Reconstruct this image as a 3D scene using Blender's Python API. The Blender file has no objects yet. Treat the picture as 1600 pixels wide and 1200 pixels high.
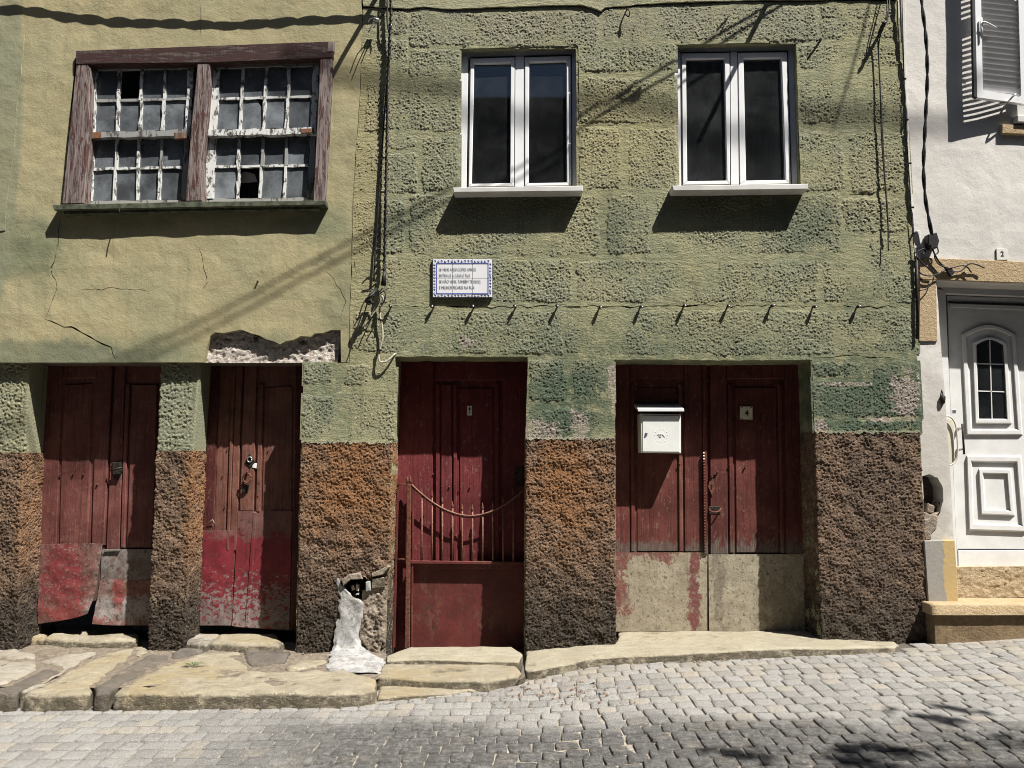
import bpy, bmesh, math, random
import numpy as np
from mathutils import Vector
from mathutils.geometry import delaunay_2d_cdt

random.seed(7)
RNG = np.random.default_rng(7)
C = bpy.context.scene.collection
SC = bpy.context.scene

# ------------------------------------------------------------------ camera
TILT = math.radians(6.0)
CAM = np.array([0.0, -5.33, 1.55])
F = 1200.0
cd = bpy.data.cameras.new('camera')
cd.sensor_width = 36.0
cd.lens = 36.0 * F / 1600.0
cd.clip_start = 0.05
cd.clip_end = 400
co = bpy.data.objects.new('camera', cd)
co.location = CAM
co.rotation_euler = (math.radians(90) + TILT, 0, 0)
C.objects.link(co)
SC.camera = co

# ------------------------------------------------------------------ light
LDIR = Vector((-1.2, 1.0, -2.55))
world = bpy.data.worlds.new('World')
SC.world = world
world.use_nodes = True
wt = world.node_tree
sky = wt.nodes.new('ShaderNodeTexSky')
sky.sky_type = 'NISHITA'
sky.sun_disc = False
sky.sun_elevation = math.asin(2.55 / LDIR.length)
sky.sun_rotation = math.atan2(1.2, -1.0)
sky.air_density = 1.0
bg = wt.nodes['Background']
bg.inputs['Strength'].default_value = 0.05
wt.links.new(sky.outputs[0], bg.inputs['Color'])
sd = bpy.data.lights.new('sun', 'SUN')
sd.energy = 5.0
sd.angle = math.radians(0.5)
sd.color = (1.0, 0.965, 0.90)
so = bpy.data.objects.new('sun', sd)
so.rotation_euler = LDIR.to_track_quat('-Z', 'Y').to_euler()
so.location = (6, -6, 12)
C.objects.link(so)
SC.view_settings.view_transform = 'Standard'
SC.view_settings.look = 'None'
SC.view_settings.gamma = 1.0
SC.view_settings.use_curve_mapping = False
SC.view_settings.exposure = 0.98
SC.cycles.max_bounces = 6
SC.cycles.diffuse_bounces = 1
SC.cycles.filter_width = 1.0
SC.cycles.sample_clamp_indirect = 4.0

# ------------------------------------------------------------------ photo pixel -> place
ct, st = math.cos(TILT), math.sin(TILT)

def ray(px, py):
    u, v = (px - 800.0) / F, (600.0 - py) / F
    return np.array([u, ct - v * st, st + v * ct])

def W(px, py, Y=0.0):
    d = ray(px, py)
    return CAM + d * ((Y - CAM[1]) / d[1])

def G(px, py, z):
    d = ray(px, py)
    return CAM + d * ((z - CAM[2]) / d[2])

def PX(P):
    P = np.asarray(P, float) - CAM
    f = P[..., 1] * ct + P[..., 2] * st
    up = -P[..., 1] * st + P[..., 2] * ct
    return np.stack([800 + F * P[..., 0] / f, 600 - F * up / f], -1)

# ------------------------------------------------------------------ noise
def _h(ix, iy, iz, s):
    h = (ix * 374761393 + iy * 668265263 + iz * 2147483647 + s * 1274126177) & 0xFFFFFFFF
    h = ((h ^ (h >> 13)) * 1274126177) & 0xFFFFFFFF
    h = ((h ^ (h >> 15)) * 2246822519) & 0xFFFFFFFF
    return (h ^ (h >> 16)) & 0xFFFFFFFF

def pn(P, freq=1.0, seed=0):
    P = np.asarray(P, float) * freq + 1000.0
    i = np.floor(P).astype(np.int64)
    f = P - i
    u = f * f * f * (f * (f * 6 - 15) + 10)
    r = 0
    for dx in (0, 1):
        for dy in (0, 1):
            for dz in (0, 1):
                h = _h(i[..., 0] + dx, i[..., 1] + dy, i[..., 2] + dz, seed)
                gx = (h & 1023) / 511.5 - 1
                gy = ((h >> 10) & 1023) / 511.5 - 1
                gz = ((h >> 20) & 1023) / 511.5 - 1
                d = gx * (f[..., 0] - dx) + gy * (f[..., 1] - dy) + gz * (f[..., 2] - dz)
                w = (u[..., 0] if dx else 1 - u[..., 0]) * (u[..., 1] if dy else 1 - u[..., 1]) * (u[..., 2] if dz else 1 - u[..., 2])
                r = r + w * d
    return r * 1.3

# ------------------------------------------------------------------ object helpers
WL = {}

def tag(o, label=None, cat=None, group=None, kind=None):
    if label: o['label'] = label
    if cat: o['category'] = cat
    if group: o['group'] = group
    if kind: o['kind'] = kind
    return o

def empty(name, loc, label=None, cat=None, group=None, kind=None, parent=None):
    o = bpy.data.objects.new(name, None)
    o.empty_display_size = 0.1
    C.objects.link(o)
    o.location = loc
    WL[o] = Vector(loc)
    if parent:
        o.parent = parent
        o.location = Vector(loc) - WL[parent]
    return tag(o, label, cat, group, kind)

def put(name, me, mat, parent, c):
    o = bpy.data.objects.new(name, me)
    if mat is not None and len(me.materials) == 0:
        me.materials.append(mat)
    C.objects.link(o)
    WL[o] = Vector(c)
    if parent:
        o.parent = parent
        o.location = WL[o] - WL[parent]
    else:
        o.location = WL[o]
    return o

def mobj(name, V, Fc, mat, parent=None, smooth=False):
    V = np.asarray(V, float).reshape(-1, 3)
    lo, hi = V.min(0), V.max(0)
    c = np.array([(lo[0] + hi[0]) / 2, (lo[1] + hi[1]) / 2, lo[2]])
    me = bpy.data.meshes.new(name)
    me.from_pydata((V - c).tolist(), [], [list(map(int, f)) for f in Fc])
    if smooth:
        me.polygons.foreach_set('use_smooth', [True] * len(me.polygons))
    me.update()
    return put(name, me, mat, parent, c)

def grid_obj(name, P, mat, parent=None, mask=None, smooth=True):
    h, w = P.shape[:2]
    idx = np.arange(h * w).reshape(h, w)
    q = np.stack([idx[:-1, :-1], idx[:-1, 1:], idx[1:, 1:], idx[1:, :-1]], -1).reshape(-1, 4)
    if mask is not None:
        q = q[mask.reshape(-1)]
    V = P.reshape(-1, 3)
    lo, hi = V.min(0), V.max(0)
    c = np.array([(lo[0] + hi[0]) / 2, (lo[1] + hi[1]) / 2, lo[2]])
    me = bpy.data.meshes.new(name)
    me.vertices.add(len(V))
    me.vertices.foreach_set('co', (V - c).astype(np.float32).ravel())
    n = len(q)
    me.loops.add(n * 4)
    me.loops.foreach_set('vertex_index', q.astype(np.int32).ravel())
    me.polygons.add(n)
    me.polygons.foreach_set('loop_start', np.arange(0, n * 4, 4, dtype=np.int32))
    me.polygons.foreach_set('loop_total', np.full(n, 4, dtype=np.int32))
    me.polygons.foreach_set('use_smooth', np.full(n, smooth, dtype=bool))
    me.update(calc_edges=True)
    return put(name, me, mat, parent, c)

def inside(pt, poly):
    """even-odd test, pt (n,2), poly (m,2)"""
    pt = np.asarray(pt, float); poly = np.asarray(poly, float)
    x, y = pt[:, 0], pt[:, 1]
    r = np.zeros(len(pt), bool)
    a = poly; b = np.roll(poly, -1, 0)
    for (x0, y0), (x1, y1) in zip(a, b):
        if y0 == y1: continue
        c = ((y0 > y) != (y1 > y)) & (x < (x1 - x0) * (y - y0) / (y1 - y0) + x0)
        r ^= c
    return r

def subdiv(poly, step, jit=0.0, seed=0):
    """resample closed 2D outline, jittering along the normal"""
    out = []
    n = len(poly)
    for i in range(n):
        a, b = np.array(poly[i], float), np.array(poly[(i + 1) % n], float)
        L = np.linalg.norm(b - a)
        k = max(1, int(L / step))
        t = (b - a) / max(L, 1e-9); nn = np.array([-t[1], t[0]])
        for j in range(k):
            p = a + (b - a) * j / k
            if jit:
                q = np.array([[p[0], p[1], seed * 3.7]])
                d = jit * (pn(q, 14, seed)[0] * 1.5 + pn(q, 45, seed + 1)[0])
                p = p + nn * d
            out.append(p)
    return np.array(out)

def fill(outer, holes=(), grid=None):
    """triangulate a 2D outline with holes, optional interior grid points"""
    loops = [np.asarray(outer, float)] + [np.asarray(h, float) for h in holes]
    pts = [p for l in loops for p in l]
    edges = []
    k = 0
    for l in loops:
        n = len(l)
        edges += [(k + i, k + (i + 1) % n) for i in range(n)]
        k += n
    nb = len(pts)
    allp = np.array(pts)
    if grid:
        lo, hi = loops[0].min(0), loops[0].max(0)
        gx, gy = np.meshgrid(np.arange(lo[0], hi[0], grid), np.arange(lo[1], hi[1], grid))
        gp = np.stack([gx.ravel(), gy.ravel()], -1) + RNG.uniform(-.2, .2, (gx.size, 2)) * grid
        m = inside(gp, loops[0])
        for h in loops[1:]:
            m &= ~inside(gp, h)
        gp = gp[m]
        if len(gp):
            d = np.full(len(gp), 9.0)
            for e0, e1 in edges:
                a, b = allp[e0], allp[e1]
                ab = b - a
                t = np.clip(((gp - a) @ ab) / max(ab @ ab, 1e-12), 0, 1)
                d = np.minimum(d, np.linalg.norm(gp - a - t[:, None] * ab, axis=1))
            gp = gp[d > grid * .45]
            allp = np.concatenate([allp, gp])
    r = delaunay_2d_cdt([Vector(p) for p in allp], edges, [], 0, 1e-6)
    V = np.array([[v.x, v.y] for v in r[0]])
    T = np.array([list(f) for f in r[2] if len(f) == 3])
    cc = V[T].mean(1)
    m = inside(cc, loops[0])
    for h in loops[1:]:
        m &= ~inside(cc, h)
    T = T[m]
    # map of original -> output verts for boundary loops
    om = {}
    for i, orig in enumerate(r[3]):
        for o_ in orig:
            om[o_] = i
    lids, k = [], 0
    for l in loops:
        lids.append([om[k + i] for i in range(len(l))]); k += len(l)
    return V, T, lids

def ccw(T, V):
    a, b, c = V[T[:, 0]], V[T[:, 1]], V[T[:, 2]]
    ar = (b[:, 0] - a[:, 0]) * (c[:, 1] - a[:, 1]) - (b[:, 1] - a[:, 1]) * (c[:, 0] - a[:, 0])
    T = T.copy()
    T[ar < 0] = T[ar < 0][:, ::-1]
    return T

def wallpoly(name, outer, holes, Y, depth, mat, parent=None, grid=None, und=0.0, step=0.05, jit=0.0, hstep=0.03, hjit=0.004, seed=1):
    """upright wall face from photo outlines on plane Y; every edge returns by depth"""
    tw = lambda l: [(W(p[0], p[1], Y)[0], W(p[0], p[1], Y)[2]) for p in l]
    o2 = subdiv(tw(outer), step, jit, seed)
    h2 = [subdiv(tw(h), hstep, hjit, seed + 5 + i) for i, h in enumerate(holes)]
    V, T, lids = fill(o2, h2, grid)
    T = ccw(T, V)
    n = len(V)
    V3 = np.stack([V[:, 0], np.full(n, Y), V[:, 1]], -1)
    if und:
        V3[:, 1] += und * (pn(V3, 2.2, seed) * 2 + pn(V3, 9, seed + 2))
    faces = [tuple(t) for t in T]
    verts = [V3]
    k = n
    for l in lids:
        b = V3[l].copy(); b[:, 1] = Y + depth
        verts.append(b)
        m = len(l)
        A = np.array([V[i] for i in l])
        area = np.sum(A[:, 0] * np.roll(A[:, 1], -1) - np.roll(A[:, 0], -1) * A[:, 1])
        for i in range(m):
            j = (i + 1) % m
            f = (l[j], l[i], k + i, k + j)
            faces.append(f if (area > 0) == (l is lids[0]) else f[::-1])
        k += m
    return mobj(name, np.concatenate(verts), faces, mat, parent)

def offset2(P, d):
    P = np.asarray(P, float)
    n = len(P)
    area = np.sum(P[:, 0] * np.roll(P[:, 1], -1) - np.roll(P[:, 0], -1) * P[:, 1])
    s = 1 if area > 0 else -1
    out = []
    for i in range(n):
        a, b, c = P[i - 1], P[i], P[(i + 1) % n]
        t0 = (b - a) / max(np.linalg.norm(b - a), 1e-9); t1 = (c - b) / max(np.linalg.norm(c - b), 1e-9)
        n0 = np.array([-t0[1], t0[0]]) * s; n1 = np.array([-t1[1], t1[0]]) * s
        m = n0 + n1
        L = m @ m
        m = m * (2 / L) if L > .3 else n0
        out.append(b + m * d)
    return np.array(out)

def prism(name, pts, Y, depth, mat, parent=None, bev=0.0, back=True):
    """solid from a photo outline at plane Y, going back by depth"""
    P = np.array([(W(p[0], p[1], Y)[0], W(p[0], p[1], Y)[2]) for p in pts])
    return prism2(name, P, Y, depth, mat, parent, bev, back)

def prism2(name, P, Y, depth, mat, parent=None, bev=0.0, back=True):
    P = np.asarray(P, float)
    area = np.sum(P[:, 0] * np.roll(P[:, 1], -1) - np.roll(P[:, 0], -1) * P[:, 1])
    if area < 0: P = P[::-1]
    n = len(P)
    rings = []
    if bev:
        rings.append((offset2(P, bev), Y)); rings.append((P, Y + min(bev, depth * .6)))
    else:
        rings.append((P, Y))
    rings.append((P, Y + depth))
    V = np.concatenate([np.stack([r[:, 0], np.full(n, y), r[:, 1]], -1) for r, y in rings])
    faces = [tuple(range(n))]
    for k in range(len(rings) - 1):
        for i in range(n):
            j = (i + 1) % n
            faces.append((k * n + j, k * n + i, (k + 1) * n + i, (k + 1) * n + j))
    if back:
        faces.append(tuple(range((len(rings) - 1) * n, len(rings) * n))[::-1])
    return mobj(name, V, faces, mat, parent)

def rect(x0, y0, x1, y1):
    return [(x0, y0), (x1, y0), (x1, y1), (x0, y1)]

def box3(name, a, b, mat, parent=None):
    (x0, y0, z0), (x1, y1, z1) = a, b
    V = [(x0, y0, z0), (x1, y0, z0), (x1, y1, z0), (x0, y1, z0), (x0, y0, z1), (x1, y0, z1), (x1, y1, z1), (x0, y1, z1)]
    return mobj(name, V, [(3, 2, 1, 0), (4, 5, 6, 7), (0, 1, 5, 4), (1, 2, 6, 5), (2, 3, 7, 6), (3, 0, 4, 7)], mat, parent)

def smooth_path(pts, n=6):
    P = [np.asarray(p, float) for p in pts]
    if len(P) < 3: return P
    P = [2 * P[0] - P[1]] + P + [2 * P[-1] - P[-2]]
    out = []
    for i in range(1, len(P) - 2):
        for k in range(n):
            t = k / n
            a, b, c, d = P[i - 1], P[i], P[i + 1], P[i + 2]
            out.append(.5 * (2 * b + (c - a) * t + (2 * a - 5 * b + 4 * c - d) * t * t + (3 * b - a - 3 * c + d) * t ** 3))
    out.append(P[-2])
    return out

def tube_data(pts, r, sides=6, k0=0):
    P = np.array([np.asarray(p, float) for p in pts])
    n = len(P)
    rr = np.interp(np.linspace(0, 1, n), np.linspace(0, 1, len(r)), r) if hasattr(r, '__len__') else [r] * n
    V, Fc = [], []
    up = np.array([0.31, 0.2, 0.93])
    for i in range(n):
        t = P[min(i + 1, n - 1)] - P[max(i - 1, 0)]
        t = t / max(np.linalg.norm(t), 1e-9)
        a = np.cross(t, up)
        if np.linalg.norm(a) < .1: a = np.cross(t, np.array([1, 0, 0.1]))
        a /= np.linalg.norm(a); b = np.cross(t, a)
        for s in range(sides):
            an = 2 * math.pi * s / sides
            V.append(P[i] + rr[i] * (math.cos(an) * a + math.sin(an) * b))
    for i in range(n - 1):
        for s in range(sides):
            s2 = (s + 1) % sides
            Fc.append((k0 + i * sides + s, k0 + i * sides + s2, k0 + (i + 1) * sides + s2, k0 + (i + 1) * sides + s))
    Fc.append(tuple(k0 + s for s in range(sides))[::-1])
    Fc.append(tuple(k0 + (n - 1) * sides + s for s in range(sides)))
    return V, Fc

def tube(name, pts, r, mat, parent=None, sides=6, sm=0):
    if sm: pts = smooth_path(pts, sm)
    V, Fc = tube_data(pts, r, sides)
    return mobj(name, V, Fc, mat, parent, True)

def tubes(name, list_, mat, parent=None, sides=6):
    V, Fc = [], []
    for pts, r in list_:
        v, f = tube_data(pts, r, sides, len(V))
        V += v; Fc += f
    return mobj(name, V, Fc, mat, parent, True)

def twisted(name, pts, r, mat, parent=None, pitch=0.12, sm=8, off=.95):
    P = np.array(smooth_path(pts, sm))
    seg = np.linalg.norm(np.diff(P, axis=0), axis=1)
    s = np.concatenate([[0], np.cumsum(seg)])
    m = max(8, int(s[-1] / (pitch / 6)))
    t = np.linspace(0, s[-1], m)
    Q = np.stack([np.interp(t, s, P[:, k]) for k in range(3)], -1)
    T = np.gradient(Q, axis=0); T /= np.linalg.norm(T, axis=1)[:, None]
    a = np.cross(T, np.array([.3, .9, .31])); a /= np.linalg.norm(a, axis=1)[:, None]
    b = np.cross(T, a)
    ang = 2 * math.pi * t / pitch
    o1 = (np.cos(ang)[:, None] * a + np.sin(ang)[:, None] * b) * r * off
    return tubes(name, [(Q + o1, r), (Q - o1, r)], mat, parent, 5)

def rough(name, bot, top, mat, parent, ds=0.009, amp=0.012, freqs=(26, 58), wts=(.65, .45), holes=(), seed=1, border=0.0, big=0.0, bumpmask=None):
    """upright rough sheet swept from a bottom path to a top path (lists of points), displaced outwards"""
    B = np.array(bot, float); T = np.array(top, float)
    seg = np.linalg.norm(np.diff((B + T) / 2, axis=0), axis=1)
    s = np.concatenate([[0], np.cumsum(seg)])
    n = max(3, int(s[-1] / ds))
    t = np.linspace(0, s[-1], n)
    # rounded corners: blur the path a little
    def samp(Q):
        q = np.stack([np.interp(t, s, Q[:, k]) for k in range(3)], -1)
        for _ in range(2):
            q[1:-1] = (q[:-2] + q[1:-1] * 2 + q[2:]) / 4
        return q
    b, tp = samp(B), samp(T)
    H = np.linalg.norm(tp - b, axis=1).mean()
    m = max(3, int(H / ds))
    v = np.linspace(0, 1, m)[:, None, None]
    P = b[None] * (1 - v) + tp[None] * v
    tg = np.gradient(P, axis=1)
    nr = np.stack([tg[..., 1], -tg[..., 0], np.zeros(tg.shape[:2])], -1)
    nr /= np.maximum(np.linalg.norm(nr, axis=-1), 1e-9)[..., None]
    d = np.zeros(P.shape[:2])
    for f_, w_ in zip(freqs, wts):
        d += w_ * pn(P, f_, seed + int(f_))
    d = d * amp * 1.6 + big * pn(P, 5, seed + 9)
    if border:
        e = np.minimum(np.minimum(t, s[-1] - t)[None, :], np.minimum(v[:, :, 0], 1 - v[:, :, 0]) * H)
        d *= np.clip(e / border, 0.25, 1)
    if bumpmask is not None:
        d *= bumpmask(PX(P), P)
    P = P + nr * d[..., None]
    mask = None
    if len(holes):
        cc = (P[:-1, :-1] + P[1:, 1:]) / 2
        pp = PX(cc).reshape(-1, 2)
        mk = np.ones(len(pp), bool)
        for h in holes:
            mk &= ~inside(pp, h)
        mask = mk.reshape(cc.shape[:2])
    return grid_obj(name, P, mat, parent, mask)

def slab(name, pts, ztop, zbot, mat, parent, r=0.02, grid=0.04, und=0.006, jit=0.008, seed=0, zfun=None, smooth=True):
    """flat stone from outline of ground points (X,Y), rounded top edge, uneven top"""
    P = np.array(pts, float)[:, :2]
    area = np.sum(P[:, 0] * np.roll(P[:, 1], -1) - np.roll(P[:, 0], -1) * P[:, 1])
    if area < 0: P = P[::-1]
    O = subdiv(P, 0.04, jit, seed)
    I1 = offset2(O, r * .3); I2 = offset2(O, r)
    V, T, lids = fill(I2, (), grid)
    T = ccw(T, V)
    zf = zfun or (lambda x, y: np.full(len(x), ztop))
    n = len(V)
    top = np.stack([V[:, 0], V[:, 1], zf(V[:, 0], V[:, 1])], -1)
    top[:, 2] += und * (pn(top, 4, seed) * 1.5 + pn(top, 13, seed + 1))
    rings = []
    m = len(O)
    ids = lids[0]
    z2 = top[ids][:, 2]
    rings.append(np.stack([I1[:, 0], I1[:, 1], z2 - r * .35], -1))
    rings.append(np.stack([O[:, 0], O[:, 1], z2 - r], -1))
    low = offset2(O, -0.004)
    rings.append(np.stack([low[:, 0], low[:, 1], np.full(m, zbot)], -1))
    VV = np.concatenate([top] + rings)
    faces = [tuple(t) for t in T]
    prev = list(ids)
    for k in range(3):
        cur = [n + k * m + i for i in range(m)]
        for i in range(m):
            j = (i + 1) % m
            faces.append((prev[j], prev[i], cur[i], cur[j]))
        prev = cur
    return mobj(name, VV, faces, mat, parent, smooth)

def text(name, s, px, py, Y, h_px, mat, parent, wscale=1.0, bold=False, align='LEFT'):
    cu = bpy.data.curves.new(name, 'FONT')
    cu.body = s
    cu.size = 1.0
    cu.extrude = 0.0
    cu.align_x = align
    if bold: cu.offset = 0.02
    ob = bpy.data.objects.new(name, cu)
    C.objects.link(ob)
    me = bpy.data.meshes.new_from_object(ob)
    bpy.data.objects.remove(ob)
    V = np.zeros(len(me.vertices) * 3); me.vertices.foreach_get('co', V); V = V.reshape(-1, 3)
    fc = [tuple(p.vertices) for p in me.polygons]
    bpy.data.meshes.remove(me)
    o = W(px, py, Y)
    sc = h_px / 225.0 / 0.70
    out = np.stack([o[0] + V[:, 0] * sc * wscale, np.full(len(V), Y), o[2] + V[:, 1] * sc], -1)
    return mobj(name, out, fc, mat, parent)

# ------------------------------------------------------------------ materials
class NT:
    def __init__(s, name):
        s.m = bpy.data.materials.new(name)
        s.m.use_nodes = True
        s.t = s.m.node_tree
        s.b = s.t.nodes['Principled BSDF']
        s.geo = s.t.nodes.new('ShaderNodeNewGeometry')
        s.pos = s.geo.outputs['Position']
        s.isl = s.geo.outputs['Random Per Island']
        oi = s.t.nodes.new('ShaderNodeObjectInfo')
        s.rnd = oi.outputs['Random']
    def inp(s, node, key, v):
        sk = node.inputs[key]
        if isinstance(v, bpy.types.NodeSocket): s.t.links.new(v, sk)
        elif isinstance(v, tuple) and len(v) == 3 and sk.type == 'RGBA': sk.default_value = (*v, 1)
        else: sk.default_value = v
    def n(s, typ, attrs=None, **ins):
        nd = s.t.nodes.new('ShaderNode' + typ)
        for k, v in (attrs or {}).items(): setattr(nd, k, v)
        for k, v in ins.items():
            s.inp(nd, int(k[1:]) if k[0] == '_' else k, v)
        return nd
    def vec(s, scale, src=None):
        return s.n('VectorMath', {'operation': 'MULTIPLY'}, _0=src or s.pos, _1=scale).outputs[0]
    def noise(s, scale, detail=4, rough=.6, vec=None, dist=0.0):
        return s.n('TexNoise', None, Vector=vec or s.pos, Scale=scale, Detail=detail, Roughness=rough, Distortion=dist).outputs['Fac']
    def vor(s, scale, vec=None, feat='F1', out='Distance', rnd=1.0):
        return s.n('TexVoronoi', {'feature': feat}, Vector=vec or s.pos, Scale=scale, Randomness=rnd).outputs[out]
    def math(s, op, a, b=0.0, clamp=False):
        return s.n('Math', {'operation': op, 'use_clamp': clamp}, _0=a, _1=b).outputs[0]
    def rmp(s, f, a, b, c=0.0, d=1.0):
        nd = s.n('MapRange', {'interpolation_type': 'SMOOTHSTEP'})
        s.inp(nd, 0, f); s.inp(nd, 1, a); s.inp(nd, 2, b); s.inp(nd, 3, c); s.inp(nd, 4, d)
        return nd.outputs[0]
    def mix(s, f, a, b, mode='MIX'):
        nd = s.n('Mix', {'data_type': 'RGBA', 'blend_type': mode})
        s.inp(nd, 0, f); s.inp(nd, 6, a); s.inp(nd, 7, b)
        return nd.outputs[2]
    def xyz(s):
        return s.n('SeparateXYZ', None, _0=s.pos).outputs
    def blob(s, px, py, rx, ry, soft=.5, rag=None, ragamt=.5):
        c = W(px, py, 0)
        d = s.n('VectorMath', {'operation': 'SUBTRACT'}, _0=s.pos, _1=(c[0], 0, c[2])).outputs[0]
        d = s.vec((225.0 / rx, 0, 225.0 / ry), d)
        l = s.n('VectorMath', {'operation': 'LENGTH'}, _0=d).outputs['Value']
        if rag is not None:
            l = s.math('ADD', l, s.math('MULTIPLY', s.math('SUBTRACT', rag, .5), ragamt * 2))
        return s.rmp(l, 1.0, 1.0 - soft, 0, 1)
    def add(s, *fs):
        r = fs[0]
        for f in fs[1:]: r = s.math('MAXIMUM', r, f)
        return r
    def zrange(s, py0, py1, Y=0.0):
        z0, z1 = W(800, py0, Y)[2], W(800, py1, Y)[2]
        return s.rmp(s.xyz()[2], z0, z1, 0, 1) if z0 < z1 else s.rmp(s.xyz()[2], z1, z0, 1, 0)
    def bump(s, h, strength=.5, dist=.01, nrm=None):
        nd = s.n('Bump', None, Strength=strength, Distance=dist, Height=h)
        if nrm is not None: s.inp(nd, 'Normal', nrm)
        return nd.outputs[0]
    def done(s, col, rough=.85, nrm=None, metal=0.0, spec=.3):
        s.inp(s.b, 'Base Color', col); s.inp(s.b, 'Roughness', rough); s.inp(s.b, 'Metallic', metal)
        s.inp(s.b, 'Specular IOR Level', spec)
        if nrm is not None: s.inp(s.b, 'Normal', nrm)
        return s.m

def simple(name, col, rough=.7, metal=0.0, var=.25, scale=30, bump=.15, spec=.3):
    k = NT(name)
    f = k.noise(scale, 4)
    c = k.mix(k.rmp(f, .3, .7), tuple(x * (1 - var) for x in col), tuple(min(1, x * (1 + var)) for x in col))
    return k.done(c, rough, k.bump(k.noise(scale * 3, 3), bump, .003), metal, spec)

# --- green stone-house paint
def stone_paint(joint=False):
    k = NT('smooth_green_joint_paint' if joint else 'green_masonry_paint')
    rg = k.noise(7, 5, .65)
    n1 = k.noise(1.3, 4, .6); n2 = k.noise(22, 5, .7)
    c = k.mix(k.rmp(n1, .36, .64), (.318, .303, .190), (.258, .270, .188))
    c = k.mix(k.blob(960, 200, 230, 150, .9, rg, .35), c, (.355, .322, .185))
    c = k.mix(k.blob(556, 280, 75, 420, .8, rg, .3), c, (.365, .322, .185))
    c = k.mix(k.math('MULTIPLY', k.blob(900, 30, 600, 75, .8, rg, .5), .7), c, (.30, .285, .21))
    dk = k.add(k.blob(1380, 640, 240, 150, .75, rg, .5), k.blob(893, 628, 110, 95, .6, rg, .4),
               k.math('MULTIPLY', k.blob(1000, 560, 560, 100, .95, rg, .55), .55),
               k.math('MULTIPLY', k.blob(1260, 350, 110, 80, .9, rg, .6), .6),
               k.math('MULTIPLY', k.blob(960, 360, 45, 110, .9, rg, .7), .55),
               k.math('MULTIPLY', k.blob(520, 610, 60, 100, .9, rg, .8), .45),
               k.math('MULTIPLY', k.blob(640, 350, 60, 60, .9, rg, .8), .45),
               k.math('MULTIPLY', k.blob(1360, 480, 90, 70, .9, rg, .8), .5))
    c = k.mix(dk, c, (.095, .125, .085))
    c = k.mix(k.rmp(n2, .52, .72, 0, .55), c, k.mix(.5, c, (.44, .41, .26)))
    c = k.mix(k.rmp(k.noise(60, 3, .7), .60, .75, 0, .5), c, k.mix(.6, c, (.04, .05, .03)))
    c = k.mix(k.rmp(k.noise(1, 5, .75, k.vec((15, 15, .8))), .52, .70, 0, .5), c, (.115, .125, .082))
    # peeled places: bare pinkish stone
    pr = k.noise(16, 5, .75)
    pe = k.add(k.blob(1416, 618, 32, 50, .5, pr, 1.5), k.blob(846, 674, 40, 20, .5, pr, 1.8), k.blob(905, 664, 18, 34, .5, pr, 1.8),
               k.blob(958, 600, 10, 50, .3, pr, .9), k.blob(1385, 655, 34, 7, .5, pr, 1.5), k.blob(1282, 668, 14, 14, .3, pr, 1.0),
               k.blob(1322, 600, 52, 3.5, .3, pr, .6), k.blob(728, 535, 18, 12, .6, pr, 2.2))
    c = k.mix(k.rmp(pe, .5, .8, 0, .9), c, k.mix(k.rmp(k.noise(50, 4, .8), .35, .65), (.20, .165, .135), (.45, .39, .345)))
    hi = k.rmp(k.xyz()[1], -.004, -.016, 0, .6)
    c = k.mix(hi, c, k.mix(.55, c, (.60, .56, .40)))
    if joint:
        c = k.mix(1.0, c, (.84, .86, .80), 'MULTIPLY')
        c = k.mix(k.rmp(k.noise(9, 6, .8), .44, .62, 0, .6), c, (.36, .325, .195))
        h = k.math('ADD', k.noise(1, 5, .7, k.vec((14, 14, 40))), k.math('MULTIPLY', k.noise(75, 4, .7), .55))
        return k.done(c, .92, k.bump(h, .8, .012), 0, .2)
    h = k.math('ADD', k.math('MULTIPLY', k.noise(70, 5, .75), 1.0), k.math('MULTIPLY', k.noise(190, 3, .6), .4))
    return k.done(c, .92, k.bump(h, 1.0, .014), 0, .2)

def plaster_paint():
    k = NT('yellow_plaster_paint')
    rg = k.noise(5, 5, .65)
    n1 = k.noise(1.7, 5, .62); n2 = k.noise(14, 5, .65)
    c = k.mix(k.rmp(n1, .35, .66), (.375, .323, .185), (.305, .280, .168))
    c = k.mix(k.rmp(n2, .5, .72, 0, .6), c, (.40, .343, .20))
    st = k.add(k.math('MULTIPLY', k.blob(40, 390, 120, 85, .9, rg, .9), .9), k.math('MULTIPLY', k.blob(510, 352, 130, 50, .9, rg, .7), .75),
               k.math('MULTIPLY', k.blob(170, 555, 260, 45, .9, rg, .8), .8), k.math('MULTIPLY', k.blob(450, 560, 170, 60, .9, rg, .8), .85),
               k.math('MULTIPLY', k.blob(200, 350, 90, 40, .9, rg, .9), .45), k.math('MULTIPLY', k.blob(530, 470, 60, 120, .9, rg, .9), .5))
    c = k.mix(st, c, (.165, .182, .112))
    c = k.mix(k.math('MULTIPLY', k.blob(0, 250, 36, 330, .25, rg, .25), .8), c, (.22, .225, .15))
    c = k.mix(k.math('MULTIPLY', k.blob(-20, 560, 330, 36, .4, rg, .6), .7), c, (.17, .18, .12))
    # rain streaks
    sx = k.noise(1, 4, .7, k.vec((16, 1, .9)))
    c = k.mix(k.rmp(sx, .52, .75, 0, .5), c, (.22, .21, .125))
    c = k.mix(k.rmp(k.noise(4, 6, .75), .52, .68, 0, .5), c, (.27, .255, .155))
    h = k.math('ADD', k.noise(9, 6, .7), k.math('MULTIPLY', k.noise(85, 4, .7), .22))
    return k.done(c, .92, k.bump(h, .7, .011), 0, .2)

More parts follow.
